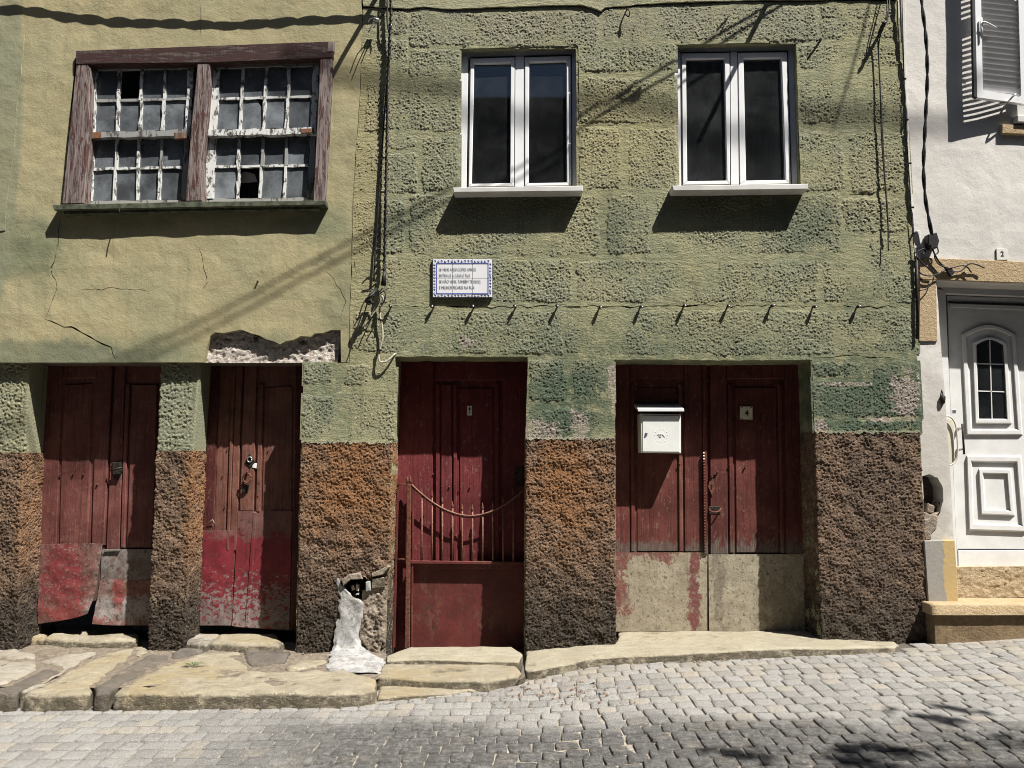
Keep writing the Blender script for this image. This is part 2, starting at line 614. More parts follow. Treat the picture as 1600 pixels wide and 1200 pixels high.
def dado():
    k = NT('brown_roughcast')
    rg = k.noise(5, 5, .7)
    n2 = k.noise(30, 5, .75)
    c = k.mix(k.rmp(n2, .34, .66), (.145, .090, .057), (.30, .20, .135))
    c = k.mix(k.rmp(k.noise(7, 6, .8), .42, .64, 0, .85), c, k.mix(n2, (.045, .032, .024), (.12, .082, .058)))
    c = k.mix(k.rmp(k.noise(10, 5, .75), .56, .70, 0, .7), c, (.33, .225, .145))
    o = k.add(k.blob(885, 760, 95, 150, .9, rg, .9), k.blob(550, 750, 130, 130, .9, rg, .9), k.blob(310, 770, 40, 200, .9, rg, .6), k.blob(50, 780, 40, 200, .9, rg, .6), k.blob(620, 740, 20, 220, .8, rg, .5))  # orange patches; the narrow ones paint the sunlit jamb faces lighter
    c = k.mix(k.math('MULTIPLY', o, .85), c, k.mix(n2, (.19, .080, .030), (.37, .19, .085)))
    z = k.xyz()[2]
    grim = k.rmp(k.math('ADD', z, k.math('MULTIPLY', k.math('SUBTRACT', rg, .5), .7)), 1.02, .46, 0, 1)
    c = k.mix(k.math('MULTIPLY', grim, .9), c, k.mix(k.rmp(n2, .4, .7), (.022, .019, .015), (.085, .074, .058)))
    gr = k.math('MULTIPLY', k.blob(1370, 800, 110, 260, .8, rg, .5), .65)
    c = k.mix(gr, c, k.mix(n2, (.07, .048, .036), (.165, .125, .095)))
    lt = k.rmp(k.noise(8, 4, .7), .60, .72, 0, .45)
    c = k.mix(lt, c, (.26, .205, .15))
    h = k.math('ADD', k.noise(100, 5, .8), k.math('MULTIPLY', k.vor(95), -.5))
    c = k.mix(k.rmp(k.noise(75, 4, .75), .46, .36, 0, .7), c, (.03, .021, .015))  # fine black flecks paint in the dark of the crevices
    c = k.mix(k.rmp(k.noise(60, 4, .8), .58, .70, 0, .6), c, (.34, .26, .19))
    return k.done(c, .9, k.bump(h, .9, .015), 0, .25)

def barestone(name, a, b, sc=25):
    k = NT(name)
    n = k.noise(sc, 6, .75)
    c = k.mix(k.rmp(n, .32, .66), a, b)
    c = k.mix(k.rmp(k.noise(140, 2), .62, .7, 0, .5), c, tuple(x * .4 for x in a))
    return k.done(c, .9, k.bump(k.noise(50, 6, .75), .8, .022), 0, .25)

def wood(name, a, b, weather=None, Y=.28, sheetline=None):
    """painted boards; a/b paint tones; weather=(py0,py1,colour) fades to bare grey below"""
    k = NT(name)
    g = k.noise(1, 5, .7, k.vec((60, 60, 2.2)), .4)
    n = k.noise(6, 5, .65)
    c = k.mix(k.rmp(n, .35, .65), a, b)
    c = k.mix(k.rmp(k.noise(2.5, 5, .7), .42, .68, 0, .7), c, tuple(x * .5 for x in a))
    c = k.mix(k.rmp(g, .45, .72, 0, .75), c, tuple(x * .4 for x in a))
    c = k.mix(k.rmp(k.noise(1, 5, .8, k.vec((90, 90, 8))), .60, .72, 0, .45), c, tuple(min(1, x * 1.5 + .03) for x in b))
    if weather:
        for py0, py1, col, thr in weather:
            z = k.zrange(py0, py1, Y)
            w = k.rmp(k.math('ADD', z, k.math('MULTIPLY', k.math('SUBTRACT', k.noise(1, 8, .8, k.vec((22, 22, 9))), .5), 1.6)), thr, thr + .12)
            c = k.mix(k.math('MULTIPLY', w, .85), c, k.mix(k.rmp(g, .35, .7), tuple(x * .5 for x in col), col))
    c = k.mix(k.rmp(k.noise(34, 6, .8, k.vec((1, 1, .5))), .575, .63, 0, .5), c, (.22, .15, .12))
    return k.done(c, .62, k.bump(k.math('ADD', g, k.math('MULTIPLY', k.noise(40, 4), .4)), .8, .006), 0, .3)

def peel(name, top, under, rust, thr=.5, sc=14, ztop=None, Y=.28, stretch=(1, 1, .6), fade=None):
    """sheet metal with paint peeling off; more bare towards the bottom"""
    k = NT(name)
    v = k.vec(stretch)
    n = k.noise(sc, 7, .72, v, .3)
    t = thr
    if ztop:
        z = k.zrange(ztop[0], ztop[1], Y)
        t = k.math('ADD', thr + ztop[2], k.math('MULTIPLY', z, -2 * ztop[2]))
    w = k.rmp(k.math('SUBTRACT', n, t), -.015, .02)
    m = k.noise(5, 5, .7)
    tc = k.mix(k.rmp(m, .35, .65), top, tuple(x * .6 for x in top))
    uc = k.mix(k.rmp(k.noise(9, 6, .75), .4, .66), under, tuple(x * .62 for x in under))
    c = k.mix(w, tc, uc)
    if fade:
        zz = k.math('ADD', k.zrange(fade[0], fade[1], Y), k.math('MULTIPLY', k.math('SUBTRACT', k.noise(13, 6, .75, v), .5), 1.8))
        c = k.mix(k.rmp(zz, .62, .38, 0, .92), c, k.mix(k.rmp(m, .35, .65), fade[2], tuple(x * .7 for x in fade[2])))
    r = k.rmp(k.noise(24, 6, .8), .58, .66, 0, .85)
    c = k.mix(r, c, rust)
    vs = k.noise(1, 5, .75, k.vec((26, 26, 1.3)))
    c = k.mix(k.rmp(vs, .50, .74, 0, .6), c, tuple(x * .45 for x in rust))
    dk = k.rmp(k.noise(42, 4, .75), .58, .63, 0, .8)
    c = k.mix(dk, c, (.03, .02, .016))
    h = k.math('ADD', k.math('MULTIPLY', w, -.5), k.noise(30, 4))
    return k.done(c, .6, k.bump(h, .4, .003), 0, .35)

def sheet(name, base, dark, blobs, spec=(.05, .035, .028)):
    k = NT(name)
    rg = k.rmp(k.noise(13, 9, .82, k.vec((1, 1, .7)), .4), .25, .75)
    n = k.noise(7, 7, .8)
    c = k.mix(k.rmp(n, .36, .66), base, dark)
    for px, py, rx, ry, col, rag, amt in blobs:
        b = k.blob(px, py, rx * 1.25, ry * 1.2, .35, rg, rag * .8 + .35)
        c = k.mix(k.math('MULTIPLY', b, amt), c, k.mix(n, col, tuple(x * .7 for x in col)))
    fl = k.noise(46, 5, .8)
    c = k.mix(k.rmp(fl, .55, .62, 0, .6), c, (.27, .235, .21))
    vs = k.noise(1, 5, .75, k.vec((26, 26, 1.5)))
    c = k.mix(k.rmp(vs, .52, .75, 0, .55), c, tuple(x * .45 for x in dark))
    c = k.mix(k.rmp(k.noise(38, 4, .75), .565, .62, 0, .85), c, spec)
    c = k.mix(k.rmp(k.noise(17, 6, .8), .54, .60, 0, .5), c, tuple(x * .6 for x in dark))
    return k.done(c, .6, k.bump(k.math('ADD', fl, k.noise(14, 5)), .6, .006), 0, .35)

def flaky(name, paint, under, thr, sc=20, stretch=(1, 1, .25)):
    k = NT(name)
    n = k.noise(sc, 7, .75, k.vec(stretch), .6)
    w = k.rmp(n, thr - .015, thr + .015)
    g = k.noise(1, 5, .7, k.vec((90, 90, 5)))
    c = k.mix(w, k.mix(k.noise(8, 4), paint, tuple(x * .85 for x in paint)), k.mix(k.rmp(g, .35, .65), tuple(x * .4 for x in under), under))
    return k.done(c, .75, k.bump(k.math('ADD', k.math('MULTIPLY', w, -1.0), k.math('MULTIPLY', g, .5)), .8, .006), 0, .3)

def cobble_mat():
    k = NT('grey_granite')
    sp = k.noise(170, 3, .8); sp2 = k.noise(55, 4, .7)
    r = k.math('ADD', k.math('MULTIPLY', k.rnd, .7), k.math('MULTIPLY', k.isl, .7))
    r = k.math('FRACT', r)
    c = k.mix(r, (.255, .244, .226), (.36, .346, .323))
    c = k.mix(k.rmp(r, .82, .95, 0, .5), c, (.36, .30, .22))
    c = k.mix(k.rmp(sp, .52, .66, 0, .8), c, (.56, .55, .53))
    c = k.mix(k.rmp(sp, .46, .36, 0, .75), c, (.10, .096, .09))
    c = k.mix(k.rmp(sp2, .55, .7, 0, .35), c, (.19, .18, .17))
    # tyre-polished dark stains in the carriageway and sandy dust along the kerb
    x, y, z = k.xyz()
    rg = k.noise(2.6, 5, .7)
    yy = k.math('ADD', k.math('ADD', y, k.math('MULTIPLY', x, .13)), k.math('MULTIPLY', k.math('SUBTRACT', rg, .5), .6))
    stn = k.rmp(yy, -1.10, -1.42)
    xm = k.rmp(k.math('ADD', x, k.math('MULTIPLY', k.math('SUBTRACT', rg, .5), 1.2)), -2.0, -.6)
    sm = k.math('MULTIPLY', k.math('MULTIPLY', stn, xm), k.rmp(k.noise(30, 4, .8), .25, .62, .35, .95))
    c = k.mix(sm, c, k.mix(k.rmp(sp, .4, .65), (.040, .039, .038), (.13, .126, .12)))
    c = k.mix(k.math('MULTIPLY', k.rmp(k.math('ADD', y, k.math('MULTIPLY', x, -.05)), -.95, -.5), k.rmp(rg, .45, .65, 0, .5)), c, (.36, .30, .22))
    h = k.math('ADD', k.noise(45, 6, .75), k.math('MULTIPLY', sp, .3))
    return k.done(c, .72, k.bump(h, .9, .022), 0, .35)

def sand_mat():
    k = NT('sandy_joint')
    c = k.mix(k.rmp(k.noise(40, 5, .8), .35, .65), (.16, .135, .105), (.40, .36, .30))
    x, y, z = k.xyz()
    rg = k.noise(4, 4, .7)
    dk = k.rmp(k.math('ADD', x, k.math('MULTIPLY', k.math('SUBTRACT', rg, .5), 2.0)), .3, 1.6, 0, .85)
    c = k.mix(dk, c, (.07, .06, .05))  # joints darkened towards the right, painting in their depth shadow
    return k.done(c, .95, k.bump(k.noise(150, 4, .8), .6, .006), 0, .2)

def flag_mat(name, a, b, tint, dark):
    k = NT(name)
    r = k.rnd
    n = k.noise(6, 6, .7, None, .8); n2 = k.noise(2.2, 4, .6)
    c = k.mix(k.rmp(n, .35, .65), a, b)
    c = k.mix(k.rmp(n2, .45, .68, 0, .75), c, tint)
    c = k.mix(k.rmp(k.noise(3.5, 5, .75), .56, .70, 0, .8), c, dark)
    c = k.mix(k.rmp(k.noise(90, 3, .8), .58, .7, 0, .4), c, tuple(x * .4 for x in a))
    nz = k.n('SeparateXYZ', None, _0=k.geo.outputs['Normal']).outputs[2]
    side_dark = k.math('MULTIPLY', k.rmp(nz, .75, .25, 0, 1), k.rmp(k.noise(14, 5, .75), .32, .55, .2, .9))  # steep side faces coloured darker than the top, broken up by noise
    c = k.mix(side_dark, c, (.085, .070, .048))
    gr = k.noise(1, 6, .75, k.vec((9, 28, 20)), .8)
    c = k.mix(k.rmp(gr, .54, .72, 0, .45), c, tuple(x * .55 for x in a))
    c = k.mix(k.rmp(k.noise(26, 5, .8), .60, .70, 0, .6), c, tuple(min(.6, x * 1.45) for x in b))
    h = k.math('ADD', k.math('ADD', k.noise(14, 7, .75), k.math('MULTIPLY', gr, .8)), k.math('MULTIPLY', k.noise(90, 4), .3))
    return k.done(c, .85, k.bump(h, .9, .04), 0, .25)

def glass(name, dirt, dcol, rough=.03, refl=1.0):
    k = NT(name)
    t = k.t
    gl = k.n('BsdfGlossy', None, Roughness=rough); gl.inputs['Color'].default_value = (.9, .95, 1, 1)
    tr = k.n('BsdfTransparent', None); tr.inputs['Color'].default_value = (.75, .78, .78, 1)
    fr = k.n('Fresnel', None, IOR=1.5).outputs[0]
    m1 = k.n('MixShader', None, _0=k.math('MULTIPLY', fr, refl), _1=tr.outputs[0], _2=gl.outputs[0])
    df = k.n('BsdfDiffuse', None, Color=dcol)
    d = k.math('MULTIPLY', k.rmp(k.noise(5, 5, .7), .30, .75, .3, 1.0), dirt)
    d = k.math('ADD', d, k.rmp(k.noise(70, 3, .7), .70, .78, 0, dirt * .6))
    d = k.math('MULTIPLY', d, k.math('ADD', .55, k.math('MULTIPLY', k.rnd, .8)), True)
    m2 = k.n('MixShader', None, _0=d, _1=m1.outputs[0], _2=df.outputs[0])
    out = [n for n in t.nodes if n.type == 'OUTPUT_MATERIAL'][0]
    t.links.new(m2.outputs[0], out.inputs['Surface'])
    return k.m

def white_wall():
    k = NT('white_render')
    n = k.noise(2.2, 6, .65)
    c = k.mix(k.rmp(n, .35, .65), (.65, .622, .585), (.575, .55, .515))
    c = k.mix(k.rmp(k.noise(30, 5, .7), .55, .72, 0, .3), c, (.46, .44, .41))
    rg = k.noise(6, 5, .7)
    dirt = k.add(k.math('MULTIPLY', k.blob(1462, 700, 36, 190, .6, rg, .5), .6), k.math('MULTIPLY', k.blob(1460, 820, 40, 60, .5, rg, .8), .85))
    c = k.mix(dirt, c, k.mix(n, (.36, .335, .29), (.50, .47, .42)))
    h = k.math('ADD', k.noise(14, 5, .7), k.math('MULTIPLY', k.noise(150, 3, .6), .3))
    return k.done(c, .9, k.bump(h, .35, .010), 0, .2)

def plinth_mat():
    k = NT('plinth_paint')
    x = k.xyz()[0]
    xc = W(1473, 900, 0)[0]
    rg = k.noise(5, 5, .7)
    w = k.rmp(k.math('ADD', x, k.math('MULTIPLY', k.math('SUBTRACT', rg, .5), .14)), xc - .005, xc + .005)
    c = k.mix(w, k.mix(k.noise(20, 5), (.23, .215, .19), (.32, .30, .27)), k.mix(k.noise(9, 5), (.50, .36, .16), (.40, .29, .14)))
    c = k.mix(k.rmp(k.noise(12, 4, .7), .62, .7, 0, .6), c, (.25, .17, .10))
    return k.done(c, .85, k.bump(k.noise(40, 4), .3, .006))

M = {}
M['paint'] = stone_paint()
M['joint'] = stone_paint(True)
M['plaster'] = plaster_paint()
M['dado'] = dado()
M['granite'] = barestone('pink_granite', (.40, .345, .30), (.66, .59, .53))
M['rubble'] = barestone('rubble_stone', (.17, .135, .10), (.36, .30, .24), 18)
M['soil'] = barestone('dark_grit', (.07, .052, .042), (.20, .155, .125), 40)
M['bed'] = barestone('dusty_earth', (.12, .095, .072), (.27, .225, .17), 30)
M['woodA'] = wood('brown_red_door_paint', (.125, .040, .034), (.175, .066, .056), [(800, 880, (.15, .10, .085), .75)])
M['woodB'] = wood('faded_brown_door_paint', (.145, .056, .042), (.20, .088, .066))
M['woodC'] = wood('dark_red_door_paint', (.125, .020, .023), (.160, .030, .031))
M['woodD'] = wood('weathered_red_door_paint', (.110, .027, .022), (.150, .045, .035), [(770, 890, (.15, .12, .10), .66)])
M['woodE'] = wood('dark_red_frame_paint', (.06, .012, .012), (.085, .02, .018))
RED_, GRY_, BRN_ = (.21, .030, .034), (.25, .215, .20), (.17, .085, .06)
M['sheetA'] = sheet('dented_red_sheet', (.185, .095, .078), (.145, .058, .048), [(66, 910, 30, 80, RED_, .5, .9), (100, 968, 52, 15, (.26, .055, .05), .5, .95), (150, 900, 24, 70, GRY_, .7, .85), (128, 962, 26, 16, GRY_, .6, .9),
                                   (185, 930, 50, 16, (.19, .075, .045), .6, .8), (185, 964, 50, 18, (.30, .27, .255), .5, .95), (154, 925, 8, 40, (.27, .05, .045), .5, .9)])
M['sheetD'] = sheet('bare_beige_sheet', (.35, .305, .225), (.26, .22, .155), [(962, 900, 22, 60, (.19, .055, .048), .9, .95), (1010, 868, 70, 12, (.19, .06, .052), .9, .9), (1099, 930, 8, 80, (.17, .045, .04), .8, .95), (1050, 872, 40, 10, (.19, .06, .052), 1.2, .8), (978, 940, 12, 30, (.20, .065, .055), 1.2, .8)], (.09, .06, .042))
M['sheetD2'] = sheet('stained_beige_sheet', (.345, .305, .225), (.25, .215, .155), [(1140, 910, 10, 70, (.17, .135, .10), .8, .7), (1110, 930, 5, 60, (.17, .05, .045), .8, .8), (1240, 960, 30, 40, (.17, .14, .10), .9, .6)], (.09, .06, .042))
M['sheetG'] = peel('grey_rusty_sheet', (.17, .12, .105), (.20, .175, .16), (.16, .065, .035), .5, 9)
M['redB'] = peel('peeling_crimson_paint', (.215, .024, .034), (.215, .175, .165), (.13, .026, .028), .56, 30, (830, 985, .13), .28, (.8, 1, 1.2), (795, 880, (.17, .085, .075)))
M['gate_red'] = peel('rusty_red_metal_paint', (.125, .024, .021), (.125, .042, .030), (.105, .036, .022), .55, 9)
M['rust'] = simple('rusty_iron', (.12, .045, .028), .75, .1, .5, 60, .5)
M['iron'] = simple('dark_iron', (.035, .026, .022), .6, .4, .5, 60, .4)
M['steel'] = simple('steel', (.55, .55, .55), .35, .9, .1, 40, .05)
M['black'] = simple('black_cable_sheath', (.016, .015, .015), .55, 0, .3, 50, .1)
M['grey_cable'] = simple('grey_cable_sheath', (.38, .35, .28), .7, 0, .3, 60, .2)
M['pvc'] = simple('white_window_plastic', (.78, .78, .79), .35, 0, .03, 12, .02, .5)
M['whitedoor'] = simple('white_door_panel', (.70, .695, .68), .4, 0, .06, 9, .04, .5)
M['whitebox'] = simple('white_enamel', (.74, .745, .72), .35, 0, .05, 9, .03, .5)
M['trim_dark'] = simple('dark_seal', (.02, .02, .022), .6)
M['curtain'] = NT('grey_curtain'); k_ = M['curtain']
M['curtain'] = k_.done(k_.mix(k_.rmp(k_.noise(1, 4, .7, k_.vec((70, 70, 1.2))), .35, .7), (.018, .019, .022), (.045, .046, .05)), .9)
M['marble'] = simple('pale_marble', (.56, .55, .53), .5, 0, .10, 9, .05)
M['oldframe'] = flaky('flaking_purple_paint', (.090, .034, .030), (.26, .205, .19), .46, 48, (1, 1, .12))
M['oldbeam'] = flaky('dark_purple_paint', (.048, .020, .018), (.13, .095, .08), .53, 42, (.14, 1, 1))
M['flakewhite'] = flaky('flaking_white_paint', (.72, .72, .70), (.17, .155, .135), .54, 30, (1, 1, .5))
M['sashgrey'] = flaky('grey_sash_wood', (.32, .32, .31), (.13, .12, .11), .58, 24)
M['orangewood'] = flaky('orange_rust_wood', (.25, .10, .05), (.22, .16, .115), .50, 24)
M['oldsill'] = simple('mossy_sill', (.075, .082, .055), .9, 0, .5, 22, .5)
M['glass_old'] = glass('dirty_old_glass', .72, (.27, .295, .32))
M['glass_new'] = glass('clean_dark_glass', .06, (.5, .52, .55))
M['dark'] = simple('dark_interior', (.012, .012, .012), .95, 0, .3, 5, .0, .0)
M['cobble'] = cobble_mat()
M['sand'] = sand_mat()
M['flag'] = flag_mat('yellow_flagstone', (.345, .298, .215), (.45, .395, .295), (.38, .30, .165), (.15, .132, .11))
M['flagpale'] = flag_mat('pale_flagstone', (.36, .325, .265), (.47, .425, .355), (.36, .30, .22), (.16, .14, .115))
M['flaggrey'] = flag_mat('grey_flagstone', (.15, .13, .108), (.20, .175, .148), (.18, .15, .115), (.095, .083, .072))
M['cream'] = flag_mat('cream_painted_step', (.41, .365, .265), (.49, .44, .335), (.40, .345, .245), (.21, .18, .13))
km = NT('white_mortar')
cm = km.mix(km.rmp(km.noise(12, 6, .75), .38, .62), (.235, .23, .222), (.38, .374, .366))
cm = km.mix(km.rmp(km.noise(22, 6, .8), .54, .62, 0, .8), cm, (.17, .145, .12))
M['whitemortar'] = km.done(cm, .9, km.bump(km.noise(20, 6, .7), .7, .012), 0, .2)
M['whitewall'] = white_wall()
M['beige'] = barestone('beige_sandstone', (.42, .31, .175), (.50, .38, .235), 10)
M['bars'] = simple('worn_rusty_bar', (.20, .095, .07), .65, .1, .4, 60, .4)
M['beigedark'] = barestone('dark_beige_stone', (.15, .105, .06), (.25, .18, .105), 8)  # darker beige for the front face of the step
M['beigerough'] = barestone('rough_beige_stone', (.34, .25, .15), (.54, .42, .27), 18)
M['plinth'] = plinth_mat()
M['tile'] = simple('white_glazed_tile', (.72, .72, .74), .2, 0, .03, 9, .03, .5)
M['blue'] = simple('cobalt_glaze', (.10, .13, .36), .25, 0, .3, 60, 0, .5)
M['ink'] = simple('dark_lettering', (.09, .10, .13), .5)
M['inkblack'] = simple('black_lettering', (.012, .012, .012), .5)
M['plate'] = simple('cream_enamel', (.68, .62, .48), .4, 0, .12, 30, .05, .4)
M['platewhite'] = simple('white_enamel_plate', (.68, .66, .61), .4, 0, .06, 30, .05, .4)
M['creampanel'] = simple('cream_plastic', (.62, .58, .46), .45, 0, .05, 9, .05, .4)
M['leaf'] = simple('green_leaf', (.055, .085, .025), .6, 0, .4, 30, .1)
M['dry'] = simple('dry_leaf', (.16, .085, .045), .8, 0, .5, 60, .1)
M['bark'] = simple('brown_bark', (.09, .065, .045), .9, 0, .4, 20, .8)
M['opp'] = simple('far_house_render', (.12, .115, .105), .9, 0, .15, 3, .2)
M['rooftile'] = simple('clay_roof_tile', (.26, .11, .06), .85, 0, .35, 12, .4)
M['shutter'] = simple('white_aluminium', (.70, .70, .71), .4, .1, .03, 9, .02, .4)

# ------------------------------------------------------------------ ground
ZR = np.array([(-40, .19), (-3.5, .215), (-1, .228), (.13, .248), (.75, .305), (1.6, .335), (2.6, .362), (3.6, .425), (40, 1.4)])

def zr(x, y):
    return np.interp(x, ZR[:, 0], ZR[:, 1]) - .018 * np.clip(-np.asarray(y) - .5, 0, 3)

gx = np.concatenate([[-40, -20, -10], np.arange(-6, 6.01, .1), [10, 20, 40]])
gy = np.concatenate([[-16, -8, -5], np.arange(-3.6, .61, .1), [3, 8]])
XX, YY = np.meshgrid(gx, gy)
P = np.stack([XX, YY, zr(XX, YY) - .0095], -1)
P[..., 2] += .004 * pn(P, 9, 3)
road = grid_obj('road', P, M['sand'])
tag(road, 'sloping street paved with grey granite setts bedded in sand', None, None, 'structure')

# kerb line seen in the photograph (front foot of flagstones, steps and house)
def road_hit(px, py):
    z = .25
    for _ in range(12):
        p = G(px, py, z); z = float(zr(p[0], p[1]))
    return p

FRONT = np.array([road_hit(*q)[:2] for q in [(-500, 1102), (-150, 1099), (0, 1097), (150, 1100), (400, 1099), (580, 1096), (640, 1086), (750, 1078), (825, 1062), (870, 1048), (920, 1034), (1100, 1033), (1230, 1023), (1398, 1020), (1412, 1008), (1450, 1002), (1475, 994), (1600, 985), (1900, 968)]])

def sett_mesh(seed):
    r = np.random.default_rng(seed)
    n = 7
    u = np.array([-1, -.92, -.5, 0, .5, .92, 1.0])
    a, b = np.meshgrid(u, u)
    hx, hy = .0514 + r.uniform(-.003, .0015), .0505 + r.uniform(-.003, .0012)
    # slightly rounded, uneven square
    e = np.maximum(np.abs(a), np.abs(b))
    k = 1 - .06 * (np.abs(a * b)) ** 3
    sk = r.uniform(-.06, .06, 4)
    x = (a * k + sk[0] * b + sk[1] * a * b) * hx
    y = (b * k + sk[2] * a + sk[3] * a * b) * hy
    P = np.stack([x, y, np.zeros_like(x)], -1)
    d = np.where(e > .95, 1, 0)
    P[..., :2] *= (1 + (d * .09 * pn(P + seed, 40, seed))[..., None])
    P[..., 2] = -.0055 * (e > .95) - .0008 * (e ** 2) + .0030 * pn(P + seed * .7, 20, seed) + .0022 * pn(P + seed, 60, seed + 1)
    V = P.reshape(-1, 3).tolist()
    idx = np.arange(n * n).reshape(n, n)
    faces = np.stack([idx[:-1, :-1], idx[:-1, 1:], idx[1:, 1:], idx[1:, :-1]], -1).reshape(-1, 4).tolist()
    ring = list(idx[0, :]) + list(idx[1:, -1]) + list(idx[-1, -2::-1]) + list(idx[-2:0:-1, 0])
    k0 = len(V)
    for i in ring:
        p = V[i]; V.append([p[0] * 1.02, p[1] * 1.02, -.07])
    m = len(ring)
    for i in range(m):
        j = (i + 1) % m
        faces.append([ring[j], ring[i], k0 + i, k0 + j])
    return np.array(V), faces

SETTS = [sett_mesh(s) for s in range(16)]
sett_me = []
for V, fc in SETTS:
    me = bpy.data.meshes.new('cobblestone')
    me.from_pydata(V.tolist(), [], fc)
    me.polygons.foreach_set('use_smooth', [True] * len(me.polygons))
    me.materials.append(M['cobble'])
    sett_me.append(me)

spots = []
row = 0
y = -.02
while y > -3.4:
    x = -5.6 + random.uniform(0, .1)
    while x < 6.0:
        w = random.uniform(.094, .116)
        yy = y + .020 * math.sin(x * .9 + row * .13) + .006 * math.sin(x * 2.3 + row) + random.uniform(-.004, .004)
        fy = float(np.interp(x, FRONT[:, 0], FRONT[:, 1]))
        if yy < fy + .03:
            spots.append((x + w / 2, yy, w, random.uniform(-.05, .05), random.randrange(4)))
        x += w
    y -= .1035
    row += 1
sp = np.array([(s[0], s[1]) for s in spots])
pp = PX(np.stack([sp[:, 0], sp[:, 1], zr(sp[:, 0], sp[:, 1])], -1))
dist = np.hypot(sp[:, 0], sp[:, 1] - CAM[1])
inv = (pp[:, 0] > -10) & (pp[:, 0] < 1610) & (pp[:, 1] < 1212)
order = np.argsort(np.where(inv, dist, 99))
single = set(order[:298].tolist())
jV, jF = [], []
jk = 0
for i, (x, y, w, a, q) in enumerate(spots):
    z = float(zr(x, y)) + random.uniform(-.0022, .0022)
    sl = math.atan2(float(zr(x + .05, y) - zr(x - .05, y)), .1)
    tx, ty = random.uniform(-.025, .025), -sl + random.uniform(-.03, .03)
    rz = a + q * math.pi / 2
    sx = w / .105
    v = random.randrange(16)
    if i in single:
        o = bpy.data.objects.new('cobblestone', sett_me[v])
        o.parent = road
        o.location = Vector((x, y, z)) - WL[road]
        o.rotation_euler = (tx, ty, rz)
        o.scale = (sx, 1, 1) if q % 2 == 0 else (1, sx, 1)
        C.objects.link(o)
    else:
        V = SETTS[v][0] * ([sx, 1, 1] if q % 2 == 0 else [1, sx, 1])
        c, s = math.cos(rz), math.sin(rz)
        V = np.stack([V[:, 0] * c - V[:, 1] * s, V[:, 0] * s + V[:, 1] * c, V[:, 2]], -1)
        V[:, 2] += -V[:, 0] * math.tan(ty) + V[:, 1] * math.tan(tx)
        jV.append(V + [x, y, z])
        jF += [[jk + t for t in f] for f in SETTS[v][1]]
        jk += len(V)
o = mobj('cobblestone_field', np.concatenate(jV), jF, M['cobble'], road, True)
o['kind'] = 'stuff'

# ------------------------------------------------------------------ pavement of flagstones
ZP = .305
pav = empty('pavement', (-2.3, -.45, .2), 'worn strip of irregular yellow flagstones along the old doors', None, None, 'structure')
bed = [G(x, y, ZP - .03) for x, y in [(-700, 990), (600, 990), (605, 1040), (592, 1068), (560, 1075), (300, 1080), (0, 1080), (-700, 1085)]]
bV = np.array([(p[0], p[1]) for p in bed])
V, T, _ = fill(subdiv(bV, .08, 0), (), .05)
T = ccw(T, V)
V3 = np.stack([V[:, 0], V[:, 1], np.full(len(V), ZP - .010)], -1)
V3[:, 2] += .014 * pn(V3, 7, 4) + .010 * pn(V3, 24, 5)
o = mobj('soil_bed', V3, [tuple(t) for t in T], M['bed'], pav, True)
o['kind'] = 'stuff'
FL = [
    ('flagpale', [(-330, 1030), (57, 1031), (58, 1044), (6, 1068), (-330, 1074)]),
    ('flaggrey', [(10, 1071), (60, 1048), (90, 1040), (92, 1050), (30, 1078), (26, 1083), (-330, 1083), (-330, 1076)]),
    ('flagpale', [(62, 1032), (110, 1020), (160, 1015), (98, 1050), (72, 1068), (44, 1078), (34, 1078), (94, 1052), (94, 1040)]),
    ('flag', [(165, 1017), (210, 1013), (208, 1020), (146, 1068), (142, 1083), (38, 1083), (46, 1079), (102, 1052)]),
    ('flaggrey', [(236, 1019), (268, 1020), (263, 1032), (206, 1060), (178, 1076), (172, 1084), (149, 1084), (148, 1072), (182, 1050)]),
    ('flag', [(264, 1036), (322, 1021), (377, 1014), (377, 1030), (393, 1046), (440, 1050), (540, 1046), (580, 1056), (589, 1062), (586, 1077), (540, 1081), (300, 1082), (180, 1083), (182, 1076), (210, 1060)]),
    ('flaggrey', [(268, 1019), (300, 1007), (322, 1009), (318, 1017), (276, 1029), (267, 1026)]),
    ('flaggrey', [(382, 1013), (430, 1013), (456, 1020), (446, 1034), (394, 1039), (381, 1029)]),
    ('flag', [(446, 1042), (470, 1029), (512, 1033), (500, 1043), (452, 1047)]),
    ('flagpale', [(-330, 1014), (20, 1015), (57, 1020), (56, 1028), (-330, 1027)]),
    ('flag', [(212, 1011), (232, 1010), (232, 1018), (214, 1026), (211, 1021)]),
]
for i, (mt, q) in enumerate(FL):
    slab('flagstone', [G(x, y, ZP) for x, y in q], ZP + random.uniform(-.004, .006), .15, M[mt], pav, .024, .035, .013, .012, i + 20)

# door sills of rough stone under the two left doors
TH = [
    ('yellowish stone sill, short left piece, under the dented first door', 'flag', .352, [(26, 994), (32, 982), (60, 972), (88, 974), (84, 984), (68, 996)]),
    ('long rounded stone sill under the dented door with the curled sheet', 'flag', .352, [(70, 996), (86, 984), (90, 974), (205, 974), (219, 990), (216, 998), (160, 1000)]),
    ('flat grey yellow stone sill end beside the crimson door', 'flagpale', .350, [(286, 1002), (300, 988), (345, 980), (362, 984), (338, 994), (324, 1006)]),
    ('rounded pillow like stone sill under the crimson peeling door', 'flag', .352, [(326, 1002), (342, 990), (370, 982), (425, 982), (444, 1002), (436, 1007), (380, 1006)]),
]
for i, (lb, mt, z, q) in enumerate(TH):
    o = slab('stone_sill', [G(x, y, z) for x, y in q], z, .2, M[mt], None, .028, .04, .008, .006, i + 50)
    tag(o, lb, 'stone sill', 'stone sills under the old red doors')

